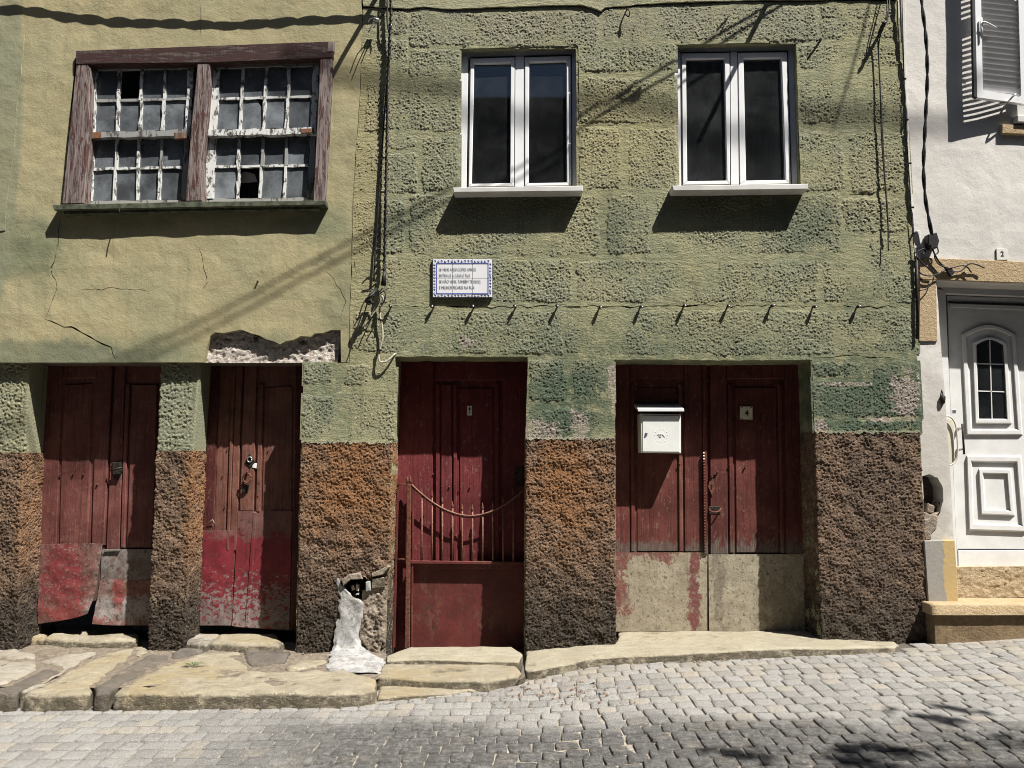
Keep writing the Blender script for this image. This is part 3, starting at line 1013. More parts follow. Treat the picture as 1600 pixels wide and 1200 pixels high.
# step in front of the gate
stp = empty('doorstep', tuple(G(700, 1050, .29)), 'low worn stone doorstep below the red iron gate', 'step')
slab('stone_slab', [G(x, y, .325) for x, y in [(604, 1024), (640, 1010), (800, 1010), (817, 1022), (812, 1034), (700, 1031), (604, 1031)]], .325, .2, M['cream'], stp, .012, .04, .004, .005, 61)
slab('stone_slab', [G(x, y, .298) for x, y in [(602, 1033), (700, 1034), (806, 1037), (814, 1050), (811, 1056), (760, 1064), (690, 1062), (588, 1058), (594, 1040)]], .298, .16, M['flag'], stp, .02, .04, .006, .006, 62)
slab('stone_slab', [G(x, y, .25) for x, y in [(594, 1066), (690, 1065), (745, 1067), (752, 1076), (700, 1082), (590, 1090)]], .25, .16, M['flag'], stp, .015, .04, .006, .006, 63)
slab('stone_slab', [G(x, y, .28) for x, y in [(818, 1036), (821, 1044), (819, 1058), (808, 1062), (813, 1046)]], .275, .16, M['flaggrey'], stp, .01, .04, .006, .006, 64)

# cream painted step before the wide door
sb = empty('doorstep', tuple(W(1100, 1015, -.2)), 'long cream painted step before the wide double door', 'step')
ptsD = [W(822, 1022, -.02), W(842, 1016, -.03), W(958, 1004, -.02), W(966, 996, .10), W(966, 986, .30), W(1262, 986, .30), W(1284, 1002, .02), W(1330, 1000, .0), W(1398, 1002, -.03),
        W(1405, 1006, -.14), W(1398, 1010, -.24), W(1330, 1011, -.29), W(1230, 1015, -.31), W(1150, 1021, -.335), W(1085, 1024, -.345), W(1000, 1023, -.34), W(922, 1022, -.325),
        W(917, 1026, -.34), W(872, 1038, -.42), W(826, 1051, -.47), W(820, 1046, -.40)]
qx = np.array([p[0] for p in ptsD]); qy = np.array([p[1] for p in ptsD]); qz = np.array([p[2] for p in ptsD])
A_ = np.stack([np.ones_like(qx), qx, qy, qx * qx, qx * qy], -1)
cf = np.linalg.lstsq(A_, qz, rcond=None)[0]
zfun = lambda x, y: cf[0] + cf[1] * x + cf[2] * y + cf[3] * x * x + cf[4] * x * y
slab('step_block', ptsD, .3, .12, M['cream'], sb, .014, .04, .006, .006, 71, zfun)

# ------------------------------------------------------------------ yellow plaster house (left)
ph = empty('plaster_house', (-2.6, 0, .3), 'old house of cracked yellow green plaster with a many paned wooden window', 'house')
LWIN = [(119, 80), (521, 66), (508, 316), (97, 320)]

def crack(pts, w=4.0, seed=0):
    """thin jagged opening in the plaster along photo points"""
    P = []
    for i in range(len(pts) - 1):
        a, b = np.array(pts[i], float), np.array(pts[i + 1], float)
        k = max(2, int(np.linalg.norm(b - a) / 9))
        for j in range(k):
            P.append(a + (b - a) * j / k + RNG.normal(0, 1.3, 2))
    P.append(np.array(pts[-1], float))
    P = np.array(P)
    n = len(P)
    tg = np.gradient(P, axis=0); tg /= np.linalg.norm(tg, axis=1)[:, None]
    nr = np.stack([-tg[:, 1], tg[:, 0]], -1)
    ww = w * .5 * (np.sin(np.linspace(0.02, math.pi - .02, n)) ** .5) * RNG.uniform(.45, 1.1, n)
    ww[0] = ww[-1] = 0.02
    L = P + nr * ww[:, None]; R = (P - nr * ww[:, None])[::-1]
    return [tuple(q) for q in L] + [tuple(q) for q in R[1:-1]]

cracks = [
    crack([(94, 330), (91, 380), (80, 420), (88, 450), (70, 500)], 1.8),
    crack([(70, 500), (110, 512), (150, 532), (172, 545), (182, 564)], 3.2),
    crack([(312, 380), (316, 410), (322, 440), (316, 455)], 1.6),
    crack([(505, 410), (540, 470), (530, 500)], 1.2),
    crack([(118, 455), (170, 450), (240, 454)], 1.2),
    crack([(312, 0), (314, 62)], 1.3),
    crack([(2, 176), (30, 168)], 1.8),
]
outerL = [(-420, -330), (566, -330), (566, 40), (562, 150), (556, 230), (551, 320), (549, 400), (546, 480), (545, 566),
          (533, 566), (532, 515), (518, 515), (505, 520), (492, 521), (486, 526), (470, 525), (459, 531), (447, 533), (438, 538), (428, 533), (415, 530), (405, 524), (392, 521), (378, 515), (366, 517), (350, 520), (336, 519), (329, 524), (322, 545), (318, 566), (-420, 567)]
wallpoly('wall', outerL, [LWIN] + cracks, 0.0, .049, M['plaster'], ph, grid=.05, und=.0045, step=.06, jit=.002, hstep=.05, hjit=0.0, seed=2)
# masonry behind the plaster, with the window opening
mw = wallpoly('masonry', [(-430, -335), (570, -335), (570, 520), (-430, 520)], [LWIN], .050, .28, M['soil'], ph)
# raised older plaster patch at the edge
patch = wallpoly('plaster_patch', [(-420, 52), (8, 50), (38, 44), (36, 90), (28, 150), (22, 230), (12, 300), (8, 360), (-420, 372)], [], -.005, .006, M['plaster'], ph, grid=.06, und=.004, step=.04, jit=.006, seed=8)
# stone lintel over both doors
lz0, lz1 = W(200, 567, .1)[2], W(200, 515, .1)[2]
xl, xr = W(-420, 567, .03)[0], W(546, 567, .03)[0]
box3('lintel', (xl, .052, lz0 - .001), (xr, .36, lz1 + .03), M['soil'], ph)
rough('exposed_stone', [W(314, 567, .046), W(528, 567, .046)], [W(322, 508, .046), W(534, 504, .046)], M['granite'], ph, .008, .010, (30, 70), (.6, .5), seed=5, big=.006)

# door piers of this house (front set back 4 cm from the plaster)
def pier_path(pts, py):
    return [W(*p) if len(p) == 3 else np.array([W(*p[:3])[0], p[3], W(*p[:3])[2]]) for p in pts]

def mk(pxl, pxr, py, Y, left_ret=None, right_ret=None):
    out = []
    a, b = W(pxl, py, Y), W(pxr, py, Y)
    if left_ret: out.append(np.array([a[0], left_ret, a[2]]))
    out += [a, b]
    if right_ret: out.append(np.array([b[0], right_ret, b[2]]))
    return out

pier1 = empty('pier', tuple(W(0, 1010, .1)), parent=ph)
rough('painted_stone', mk(-420, 38, 712, .055, None, .32), mk(-420, 47, 562, .055, None, .32), M['paint'], pier1, .006, .0085, (26, 54, 95), (.3, .65, .5), seed=11,
      bumpmask=lambda q, P: np.clip(np.minimum((q[..., 0] + 60) / 8, (44 - q[..., 0]) / 6), .15, 1))
rough('roughcast', mk(-420, 24, 1046, .037, None, .32), mk(-420, 37, 707, .037, None, .32), M['dado'], pier1, .0052, .0078, (13, 62, 120), (.85, .65, .65), seed=12)
pier2 = empty('pier', tuple(W(270, 1010, .1)), parent=ph)
rough('painted_stone', mk(245, 302, 708, .055, .32, .32), mk(252, 312, 562, .055, .32, .32), M['paint'], pier2, .006, .0085, (26, 54, 95), (.3, .65, .5), seed=13,
      bumpmask=lambda q, P: np.clip(np.minimum(np.abs(q[..., 1] - 673) / 6, (303 - q[..., 0]) / 5), .15, 1))
rough('roughcast', mk(229, 287, 1046, .039, .32, .32), mk(244, 302, 704, .039, .32, .32), M['dado'], pier2, .0052, .0078, (13, 62, 120), (.85, .65, .65), seed=14)
box3('room', (-8, .40, .0), (W(575, 300, .4)[0], 3.2, 9), M['dark'], ph)
rm = bpy.data.objects['room']
# open the room towards the street
def open_front(o):
    bm = bmesh.new(); bm.from_mesh(o.data)
    fs = [f for f in bm.faces if f.normal.y < -.9]
    bmesh.ops.delete(bm, geom=fs, context='FACES')
    bm.to_mesh(o.data); bm.free()
open_front(rm)

# --- the many-paned window
win = empty('window', tuple(W(300, 318, 0)), parent=ph)
win['label'] = 'large wooden double sash window with flaking paint and small panes'
def bl(q, u, v):
    q = [np.array(p, float) for p in q]
    return tuple((q[0] * (1 - u) + q[1] * u) * (1 - v) + (q[3] * (1 - u) + q[2] * u) * v)
prism('head_beam', [(118, 79), (521, 64), (520, 90), (330, 98), (118, 100)], -.035, .10, M['oldbeam'], win, .004)
prism('beam_end', [(512, 65), (522, 64), (521, 80), (511, 81)], -.038, .05, M['oldframe'], win, .002)
prism('frame_post', [(119, 98), (136, 96), (141, 108), (139, 190), (131, 318), (96, 319)], -.03, .10, M['oldframe'], win, .006)
prism('frame_post', [(309, 89), (323, 88), (328, 94), (327, 130), (321, 200), (314, 250), (316, 314), (289, 315), (298, 200)], -.03, .10, M['oldframe'], win, .006)
prism('frame_post', [(500, 84), (520, 82), (515, 200), (508, 315), (489, 315)], -.03, .10, M['oldframe'], win, .006)
SL = [(138, 98), (303, 94), (291, 317), (130, 320)]
SR = [(329, 95), (499, 90), (489, 314), (319, 316)]
def sash(q, lower_broken, key):
    YS = .03; YL = .055
    mf, mg = M['flakewhite'], M['sashgrey']
    # stiles and rails (upper sash in front of lower)
    def bar(name, u0, v0, u1, v1, Y, mat, d=.03):
        pts = [bl(q, u0, v0), bl(q, u1, v0), bl(q, u1, v1), bl(q, u0, v1)]
        n_ = []
        for i in range(4):
            a, b = np.array(pts[i]), np.array(pts[(i + 1) % 4])
            k = max(1, int(np.linalg.norm(b - a) / 12))
            for j in range(k):
                n_.append(a + (b - a) * j / k + RNG.normal(0, .55, 2))
        prism(name, n_, Y, d, mat, win, 0.0)
    bar('sash_rail', .0, .0, 1.0, .055, YS, mg)
    bar('sash_stile', .0, .055, .085, .50, YS, mf); bar('sash_stile', .945, .055, 1.0, .50, YS, mf)
    bar('meeting_rail', .0, .487, 1.0, .53, YS - .012, mf if key else mg, .045)
    bar('sash_stile', .0, .53, .085, .985, YL, mf); bar('sash_stile', .945, .53, 1.0, .985, YL, mg)
    bar('sash_rail', .0, .975, 1.0, 1.0, YL, mg)
    cols = [.085, .30, .515, .73, .945]
    rows = [(.055, .265, YS), (.275, .487, YS), (.53, .745, YL), (.755, .975, YL)]
    for c in cols[1:4]:
        for (v0, v1, Y) in ((.055, .487, YS), (.53, .975, YL)):
            for h in range(2):
                va = v0 + (v1 - v0) * h / 2; vb = v0 + (v1 - v0) * (h + 1) / 2
                dx = RNG.uniform(-.006, .006)
                bar('muntin', c - .0125 + dx, va, c + .0125 + dx, vb, Y, mf if (Y == YS or h == 1 or RNG.uniform() < .4) else mg, .022)
    bar('muntin', .085, .262, .945, .278, YS + .004, mf if key else mg, .02)
    bar('muntin', .085, .742, .945, .758, YL + .004, mf, .02)
    for ri, (v0, v1, Y) in enumerate(rows):
        for ci in range(4):
            if (ri, ci) == lower_broken: continue
            pts = [bl(q, cols[ci], v0), bl(q, cols[ci + 1], v0), bl(q, cols[ci + 1], v1), bl(q, cols[ci], v1)]
            if key and (ri, ci) == (1, 1):
                pts = [pts[0], bl(q, cols[ci] + .13, v0), bl(q, cols[ci + 1] - .02, v0 + .07), pts[2], pts[3]]
            prism('pane', pts, Y + .014 + RNG.uniform(0, .003), .003, M['glass_old'], win)
sash(SL, (0, 1), 0)
sash(SR, (3, 1), 1)
for q in ([(132, 187), (139, 186), (141, 206), (131, 208)], [(132, 207), (158, 206), (158, 216), (131, 217)], [(272, 207), (294, 206), (293, 216), (272, 217)], [(470, 201), (490, 200), (490, 207), (470, 208)]):
    prism('patch_board', q, .014, .02, M['orangewood'], win, .002)
prism('sill', [(82, 320), (300, 315), (509, 313), (509, 320), (400, 322), (84, 328)], -.075, .15, M['oldsill'], win, .003)
prism('sill', [(98, 327), (300, 321), (500, 319), (498, 327), (300, 330), (100, 335)], -.045, .07, M['oldsill'], win, .003)
# crumpled paper and cards seen behind the glass
for i, q in enumerate(([(372, 272), (384, 268), (398, 272), (402, 284), (374, 286)], [(200, 240), (212, 238), (213, 250), (201, 251)], [(184, 193), (195, 192), (196, 206), (184, 207)])):
    o = prism('paper_card', q, .16 + i * .01, .004, M['tile'], None)
    tag(o, ['crumpled pale paper behind the missing window pane', 'small white card behind the lower panes of the old window', 'pale square card standing behind the upper panes of the old window'][i], 'paper')
# dusty lace curtain
box3('curtain', (W(132, 318, .25)[0], .25, W(132, 322, .25)[2]), (W(500, 318, .25)[0], .252, W(132, 215, .25)[2]), M['curtain'], win)

# ------------------------------------------------------------------ green stone house
sh = empty('stone_house', (1.2, 0, .3), 'green painted house of rough stone blocks with two white windows', 'house')
W1 = [(719, 76), (904, 71), (906, 294), (717, 297)]
W2 = [(1054, 70), (1244, 65), (1251, 290), (1056, 293)]
HOLE3 = [(530, 912), (538, 902), (556, 898), (572, 902), (577, 918), (570, 940), (560, 950), (548, 944), (536, 930)]
outerS = [(567, 12), (640, 16), (660, 13), (700, 17), (760, 14), (830, 12), (905, 10), (925, 14), (939, 21), (944, 14), (1010, 9), (1060, 6), (1210, 3), (1403, 1),
          (1414, 160), (1424, 340), (1432, 520), (1438, 690), (1446, 860), (1453, 1030), (1284, 1030), (1273, 680), (1269, 562),
          (1170, 563), (1060, 562), (960, 562), (961, 690), (963, 1040), (819, 1050), (821, 690), (825, 557), (720, 557), (618, 557), (613, 700), (604, 1050),
          (461, 1050), (470, 690), (475, 567), (546, 567), (547, 480), (550, 400), (552, 320), (557, 230), (563, 150)]
crS = [crack([(600, 479), (760, 480), (900, 479), (1060, 479), (1200, 478), (1300, 479)], 2.2), crack([(1300, 479), (1370, 480), (1426, 478)], 2.6), crack([(1274, 560), (1330, 556), (1400, 560)], 1.6), crack([(1272, 326), (1280, 345), (1290, 370), (1302, 384)], 4.0), crack([(690, 30), (700, 50), (688, 70)], 1.5), crack([(552, 405), (558, 440)], 1.2)]
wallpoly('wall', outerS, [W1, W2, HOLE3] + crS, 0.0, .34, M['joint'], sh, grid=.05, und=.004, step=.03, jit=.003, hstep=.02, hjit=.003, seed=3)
# smooth parapet band above
band = [(567, -330), (1402, -330), (1403, -2), (1210, -1), (1060, 3), (1010, 6), (946, 11), (939, 17), (925, 11), (905, 7), (830, 9), (760, 11), (700, 14), (660, 10), (640, 13), (567, 9)]
wallpoly('parapet', band, [], -.012, .35, M['joint'], sh, grid=.06, und=.004, step=.03, jit=.004, seed=4)
wallpoly('masonry', [(569, -300), (1398, -300), (1425, 530), (569, 530)], [[(p[0], p[1]) for p in W1], W2], .03, .02, M['soil'], sh)

BLK = [(642, 20, 934, 71), (611, 20, 637, 50), (573, 62, 636, 113), (641, 78, 716, 119), (573, 130, 716, 203),
       (557, 222, 602, 302), (607, 214, 651, 230), (606, 241, 651, 300), (662, 214, 716, 297), (555, 314, 631, 397), (642, 306, 934, 397),
       (600, 406, 673, 471), (770, 406, 892, 471), (599, 487, 879, 552), (885, 486, 931, 551), (946, 486, 1302, 554),
       (946, 16, 1014, 63), (1020, 10, 1276, 63), (905, 71, 980, 111), (984, 70, 1054, 109), (906, 122, 1054, 191), (906, 201, 968, 293), (984, 201, 1055, 293),
       (950, 306, 1015, 396), (1027, 304, 1311, 395), (902, 408, 1277, 471), (1288, 408, 1350, 469), (1322, 311, 1417, 361), (1365, 372, 1425, 472), (1312, 486, 1430, 548),
       (1283, 8, 1396, 27), (1283, 32, 1345, 61), (1349, 32, 1402, 59), (1251, 69, 1322, 107), (1338, 70, 1405, 103), (1253, 123, 1408, 191), (1255, 208, 1316, 297), (1332, 208, 1417, 298),
       (1273, 567, 1361, 589), (1274, 594, 1361, 649), (1368, 568, 1434, 650), (1275, 657, 1436, 672),
       (829, 563, 883, 625), (897, 563, 957, 625), (827, 641, 956, 683),
       (551, 521, 589, 547), (553, 486, 590, 514), (477, 570, 521, 598), (475, 619, 520, 682), (541, 571, 578, 601), (588, 578, 617, 614), (542, 617, 615, 686)]
SHARED = []
def block(i, b):
    x0, y0, x1, y1 = b
    c0, c1, c2, c3 = W(x0, y1, 0), W(x1, y1, 0), W(x0, y0, 0), W(x1, y0, 0)
    mar = .022
    xa, xb = min(c0[0], c2[0]) - mar, max(c1[0], c3[0]) + mar
    za, zb = c0[2] - mar, c2[2] + mar
    ds = .0051
    nx, nz = max(6, int((xb - xa) / ds)), max(6, int((zb - za) / ds))
    X, Z = np.meshgrid(np.linspace(xa, xb, nx), np.linspace(za, zb, nz))
    P = np.stack([X, np.zeros_like(X), Z], -1)
    # rounded-rectangle distance with an uneven outline
    cx, cz = (xa + xb) / 2, (za + zb) / 2
    hx, hz = (xb - xa) / 2 - mar, (zb - za) / 2 - mar
    r = .02
    qx_, qz_ = np.abs(X - cx) - hx + r, np.abs(Z - cz) - hz + r
    sdf = np.hypot(np.maximum(qx_, 0), np.maximum(qz_, 0)) + np.minimum(np.maximum(qx_, qz_), 0) - r
    sdf += .022 * pn(P + i, 9, 31) + .020 * pn(P, 30, 32) - .015
    m = np.clip(-sdf / .024, 0, 1); m = m * m * (3 - 2 * m)
    Ps = P + .012 * pn(P, 18, 47)[..., None]
    h = .22 * pn(Ps, 26, 41) + .45 * (.5 - 2.2 * np.abs(pn(Ps * [1, 1, 1.15], 60, 42))) + .75 * pn(Ps, 84, 43) + .45 * pn(Ps, 125, 46)
    A = .0066 * (1 + .35 * pn(P, 3, 44))
    face = .0012 + A * h * 1.25 + .004 * pn(P, 6, 45)
    P[..., 1] = -(m * face - (1 - m) * .005) + .0
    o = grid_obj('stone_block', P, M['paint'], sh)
for i, b in enumerate(BLK):
    block(i, b)

# roughcast dado of the three piers
rough('roughcast', mk(462, 604, 1052, -.014, .33, .33), mk(470, 613, 691, -.014, .33, .33), M['dado'], sh, .0052, .0078, (13, 62, 120), (.85, .65, .65), holes=[HOLE3], seed=15)
rough('roughcast', mk(820, 963, 1046, -.014, .33, .33), mk(822, 961, 685, -.014, .33, .33), M['dado'], sh, .0052, .0078, (13, 62, 120), (.85, .65, .65), seed=16)
rough('roughcast', mk(1285, 1453, 1040, -.014, .33, .1), mk(1273, 1438, 675, -.014, .33, .1), M['dado'], sh, .0052, .0078, (13, 62, 120), (.85, .65, .65), seed=17)
for (a, b, y, ya) in ((472, 612, 690, 692), (823, 960, 684, 686), (1274, 1437, 674, 676)):
    n_ = 46
    xs_ = np.linspace(a, b, n_)
    prism('dado_top', [(x, y - 1 + RNG.normal(0, .7)) for x in xs_] + [(x, ya + .5 + RNG.normal(0, 1.2)) for x in xs_[::-1]], -.017, .03, M['paint'], sh)
box3('room', (W(577, 300, .4)[0], .40, .0), (W(1395, 300, .4)[0], 3.2, 9), M['dark'], sh)
for o in list(C.objects):
    if o.name.startswith('room') and o.parent == sh: open_front(o)

# drain hole with broken stone and pipe
drn = empty('drain_outlet', tuple(W(555, 945, -.02)), 'broken drain hole with stone chips above the white mortar run', 'drain')
c0 = [W(p[0], p[1], .0) for p in HOLE3]
hv, hf = [], []
n = len(c0)
for k, (y_, s_) in enumerate(((-.012, 1.06), (.06, .95), (.14, .6))):
    cc = np.mean(c0, axis=0)
    for p in c0:
        q = cc + (p - cc) * s_; hv.append((q[0], y_, q[2]))
for k in range(2):
    for i in range(n):
        j = (i + 1) % n
        hf.append((k * n + i, k * n + j, (k + 1) * n + j, (k + 1) * n + i))
hf.append(tuple(2 * n + i for i in range(n)))
mobj('hollow', hv, hf, M['soil'], drn)
tube('pipe', [W(556, 950, .06), W(557, 936, .05), W(556, 922, .06)], .022, M['rubble'], drn, 8)
for q, Y, d, mt in (([(533, 906), (545, 898), (562, 895), (566, 905), (548, 906), (536, 916)], -.045, .06, 'rubble'), ([(580, 897), (606, 884), (609, 886), (598, 898), (581, 902)], -.05, .05, 'rubble'),
                ([(571, 910), (578, 908), (579, 923), (571, 925)], -.05, .05, 'whitemortar'), ([(581, 904), (600, 902), (601, 918), (580, 921)], -.04, .04, 'flag'),
                ([(549, 915), (553, 914), (554, 922), (549, 923)], -.0, .05, 'granite'), ([(556, 912), (561, 913), (560, 924), (556, 923)], .0, .05, 'granite'), ([(555, 928), (560, 927), (560, 930), (555, 931)], .0, .05, 'whitemortar')):
    prism('stone_chip', q, Y, d, M[mt], drn, .005)
rough('bare_patch', [W(560, 1022, -.020), W(603, 1022, -.020)], [W(566, 922, -.020), W(606, 914, -.020)], M['rubble'], drn, .006, .014, (18, 60), (.7, .5), seed=21, border=.03)

# white mortar run
rowsM = [(527, 529, 903, -.026), (526, 532, 912, -.026), (527, 540, 922, -.026), (529, 552, 932, -.027), (531, 568, 942, -.027), (529, 570, 950, -.027), (526, 568, 962, -.030), (525, 563, 976, -.036), (524, 561, 990, -.046),
         (522, 562, 1000, -.058), (520, 566, 1008, -.072), (518, 574, 1014, -.09)]
rM = [(W(a, y, Y), W(b, y, Y)) for a, b, y, Y in rowsM]
for a, b, y in ((516, 584, 1021), (514, 598, 1027), (512, 600, 1033), (509, 598, 1040), (516, 596, 1046), (540, 593, 1051)):
    rM.append((G(a, y, .330 - (y - 1021) * .0008), G(b, y, .330 - (y - 1021) * .0008)))
Q = []
for (a, b) in rM:
    Q.append(np.array([a + (b - a) * t for t in np.linspace(0, 1, 19)]))
Q = np.array(Q)
# refine along the run
R_ = []
for i in range(len(Q) - 1):
    for t in np.linspace(0, 1, 5)[:-1]:
        R_.append(Q[i] * (1 - t) + Q[i + 1] * t)
R_.append(Q[-1]); Q = np.array(R_)
tt = np.abs(np.linspace(-1, 1, 19))[None, :]
edge = np.clip((1 - tt) / .18, 0, 1)
Q[..., 1] -= edge * (.009 + .009 * pn(Q, 12, 8) + .003 * pn(Q, 40, 9)) - .009
Q[..., 2] += edge * (.004 * pn(Q, 12, 10) + .002 * pn(Q, 45, 12)) - (1 - edge) * .012 * (np.arange(len(Q)) > len(Q) * .55)[:, None]
Q[..., 0] += (tt > .8) * .03 * pn(Q, 24, 11)
sp_ = grid_obj('mortar_run', Q, M['whitemortar'])
tag(sp_, 'splash of white mortar running from the drain hole onto the pavement', 'mortar')

# --- white plastic windows
def pvc_window(q, sashes, glasses, mull, label, curtain, sillq, key):
    w = empty('window', tuple(W(*q[3])), parent=sh)
    w['label'] = label
    Y = .06
    # frame as four bars
    o, i_ = q, [(q[0][0] + 13, q[0][1] + 13), (q[1][0] - 14, q[1][1] + 14), (q[2][0] - 16, q[2][1] - 3), (q[3][0] + 12, q[3][1] - 4)]
    ex = lambda p, dx, dy: (p[0] + dx, p[1] + dy)
    o = [ex(o[0], -6, -8), ex(o[1], 6, -8), ex(o[2], 6, 4), ex(o[3], -6, 4)]
    for k in range(4):
        a, b = k, (k + 1) % 4
        prism('frame', [o[a], o[b], i_[b], i_[a]], Y, .06, M['pvc'], w, .003)
    prism('mullion', mull, Y - .004, .05, M['pvc'], w, .003)
    for s, g in zip(sashes, glasses):
        for k in range(4):
            a, b = k, (k + 1) % 4
            prism('sash', [s[a], s[b], g[b], g[a]], Y - .010, .05, M['pvc'], w, .004)
        gg = offset2([(p[0], p[1]) for p in s], 1.2)
        prism('seal', [g[0], g[1], g[2], g[3]], Y + .010, .004, M['trim_dark'], w) if False else None
        prism('pane', g, Y + .014, .006, M['glass_new'], w)
        # dark gap line round the sash
        oo = offset2(np.array(s), -1.4)
        for k in range(4):
            a, b = k, (k + 1) % 4
            prism('seal', [tuple(oo[a]), tuple(oo[b]), s[b], s[a]], Y - .0042, .02, M['trim_dark'], w)
    prism('sill', sillq, -.11, .18, M['marble'], w, .004)
    if curtain:
        a, b = W(q[0][0], q[0][1], .2), W(q[2][0], q[2][1], .2)
        n = 90
        xs = np.linspace(a[0] - .05, b[0] + .05, n)
        ys = .20 + .012 * np.sin(xs * 95) + .008 * np.sin(xs * 41)
        zz = [a[2] + .05, b[2] - .02]
        grid_obj('curtain', np.array([[(x, y, z) for x, y in zip(xs, ys)] for z in zz]), M['curtain'], w)
    return w

pvc_window(W1, [[(735, 91), (804, 89), (803, 291), (732, 292)], [(820, 89), (892, 87), (893, 290), (820, 291)]],
           [[(741, 99), (798, 98), (797, 286), (737, 287)], [(827, 97), (885, 95), (886, 285), (826, 286)]],
           [(804, 88), (820, 88), (820, 292), (803, 292)], 'white two leaf window with dusty dark panes above the tile plaque', False,
           [(707, 293), (911, 290), (911, 298.5), (709, 300.5)], 0)
pvc_window(W2, [[(1065, 83), (1140, 82), (1141, 288), (1067, 289)], [(1153, 82), (1230, 81), (1236, 287), (1156, 288)]],
           [[(1072, 92), (1132, 91), (1136, 282), (1074, 283)], [(1162, 91), (1221, 90), (1228, 281), (1166, 282)]],
           [(1140, 81), (1153, 81), (1156, 289), (1141, 289)], 'white two leaf window with a grey curtain above the wide door', True,
           [(1050, 290), (1263, 287), (1263, 295.5), (1052, 298)], 1)

# ------------------------------------------------------------------ doors
YD = .28
def piece(name, q, dy, mat, parent, bev=.004, d=None, label=None):
    """door piece proud of the door plane by dy"""
    o = prism(name, q, YD - dy, d or (dy + .02), M[mat] if isinstance(mat, str) else mat, parent, bev)
    if label: o['label'] = label
    return o

def wavy(pts, amp=1.0, step=14):
    out = []
    n = len(pts)
    for i in range(n):
        a, b = np.array(pts[i], float), np.array(pts[(i + 1) % n], float)
        k = max(1, int(np.linalg.norm(b - a) / step))
        for j in range(k):
            out.append(tuple(a + (b - a) * j / k + (RNG.normal(0, amp, 2) if j else 0)))
    return out

def dented(name, q, Y, mat, parent, amp=.006, curl=None, seed=0):
    """thin metal sheet, dented, optionally curled near one corner; q = quad TL TR BR BL"""
    n = 26
    U, Vv = np.meshgrid(np.linspace(0, 1, n), np.linspace(0, 1, n))
    P = np.zeros((n, n, 3))
    c = [W(p[0], p[1], Y) for p in q]
    for k in range(3):
        P[..., k] = (c[0][k] * (1 - U) + c[1][k] * U) * (1 - Vv) + (c[3][k] * (1 - U) + c[2][k] * U) * Vv
    P[..., 1] += -amp * (pn(P * np.array([1, 1, 1.6]), 9, seed) * 1.6 + .8 * pn(P, 24, seed + 1) + .5) 
    if curl:
        cu, cv, r, h = curl
        d = np.hypot((U - cu), (Vv - cv) * 1.0)
        w = np.clip(1 - d / r, 0, 1) ** 2
        P[..., 1] -= w * h
        P[..., 2] += w * h * .5
        P[..., 0] += w * h * (.35 if cu < .5 else -.35)
    return grid_obj(name, P, mat, parent)

# door A: dented brown-red double door
dA = empty('door', tuple(W(150, 980, YD)), parent=ph); dA['label'] = 'brown red double door with dented peeling metal sheets at the foot'
lf = prism('door_leaf', [(62, 560), (177, 560), (167, 740), (162, 850), (155, 925), (150, 938), (60, 962), (62, 850)], YD, .03, M['woodA'], dA)
piece('stile', [(62, 560), (98, 560), (93, 700), (87, 868), (61, 868), (66, 700)], .012, 'woodA', dA)
piece('raised_panel', [(101, 600), (146, 598), (141, 740), (136, 852), (91, 856), (95, 700)], .010, 'woodA', dA, .010)
piece('stile', [(152, 562), (176, 562), (167, 740), (162, 852), (143, 852), (147, 700)], .014, 'woodA', dA)
piece('top_rail', [(99, 562), (152, 562), (150, 590), (98, 592)], .012, 'woodA', dA)
prism('door_leaf', [(180, 562), (262, 562), (256, 700), (244, 972), (150, 966), (158, 930), (165, 850), (170, 740)], YD + .012, .03, M['woodA'], dA)
piece('stile', [(180, 562), (196, 562), (190, 740), (186, 858), (166, 858), (171, 740)], .004, 'woodA', dA)
piece('molding', [(196, 600), (203, 600), (197, 740), (194, 856), (188, 856), (191, 740)], .008, 'woodA', dA, .005)
piece('raised_panel', [(206, 600), (246, 600), (243, 740), (238, 856), (197, 856), (201, 740)], .002, 'woodA', dA, .008)
dented('metal_sheet', [(62, 850), (161, 848), (145, 962), (59, 975)], YD - .018, M['sheetA'], dA, .006, (1, 1, .55, .045), 3)
dented('metal_sheet', [(159, 858), (243, 858), (240, 906), (157, 905)], YD - .006, M['sheetG'], dA, .003, None, 5)
dented('metal_sheet', [(157, 905), (240, 906), (236, 977), (145, 977)], YD - .008, M['sheetA'], dA, .006, (0, 1, .5, .03), 7)
for x in (94, 114, 130):
    tube('rivet', [W(x, 741, YD - .012), W(x, 741, YD - .022)], .006, M['rust'], dA, 8)
tube('rivet', [W(152, 757, YD - .012), W(152, 757, YD - .024)], .007, M['rust'], dA, 8)
piece('lock_plate', [(175, 722), (189, 722), (190, 736), (183, 752), (176, 745)], .02, 'iron', dA, .003)
tube('latch', [W(171, 735, YD - .04), W(190, 731, YD - .045)], .008, M['iron'], dA, 8)
piece('hasp_strip', [(163, 859), (186, 858), (186, 861), (163, 862)], .024, 'sheetG', dA, .001)

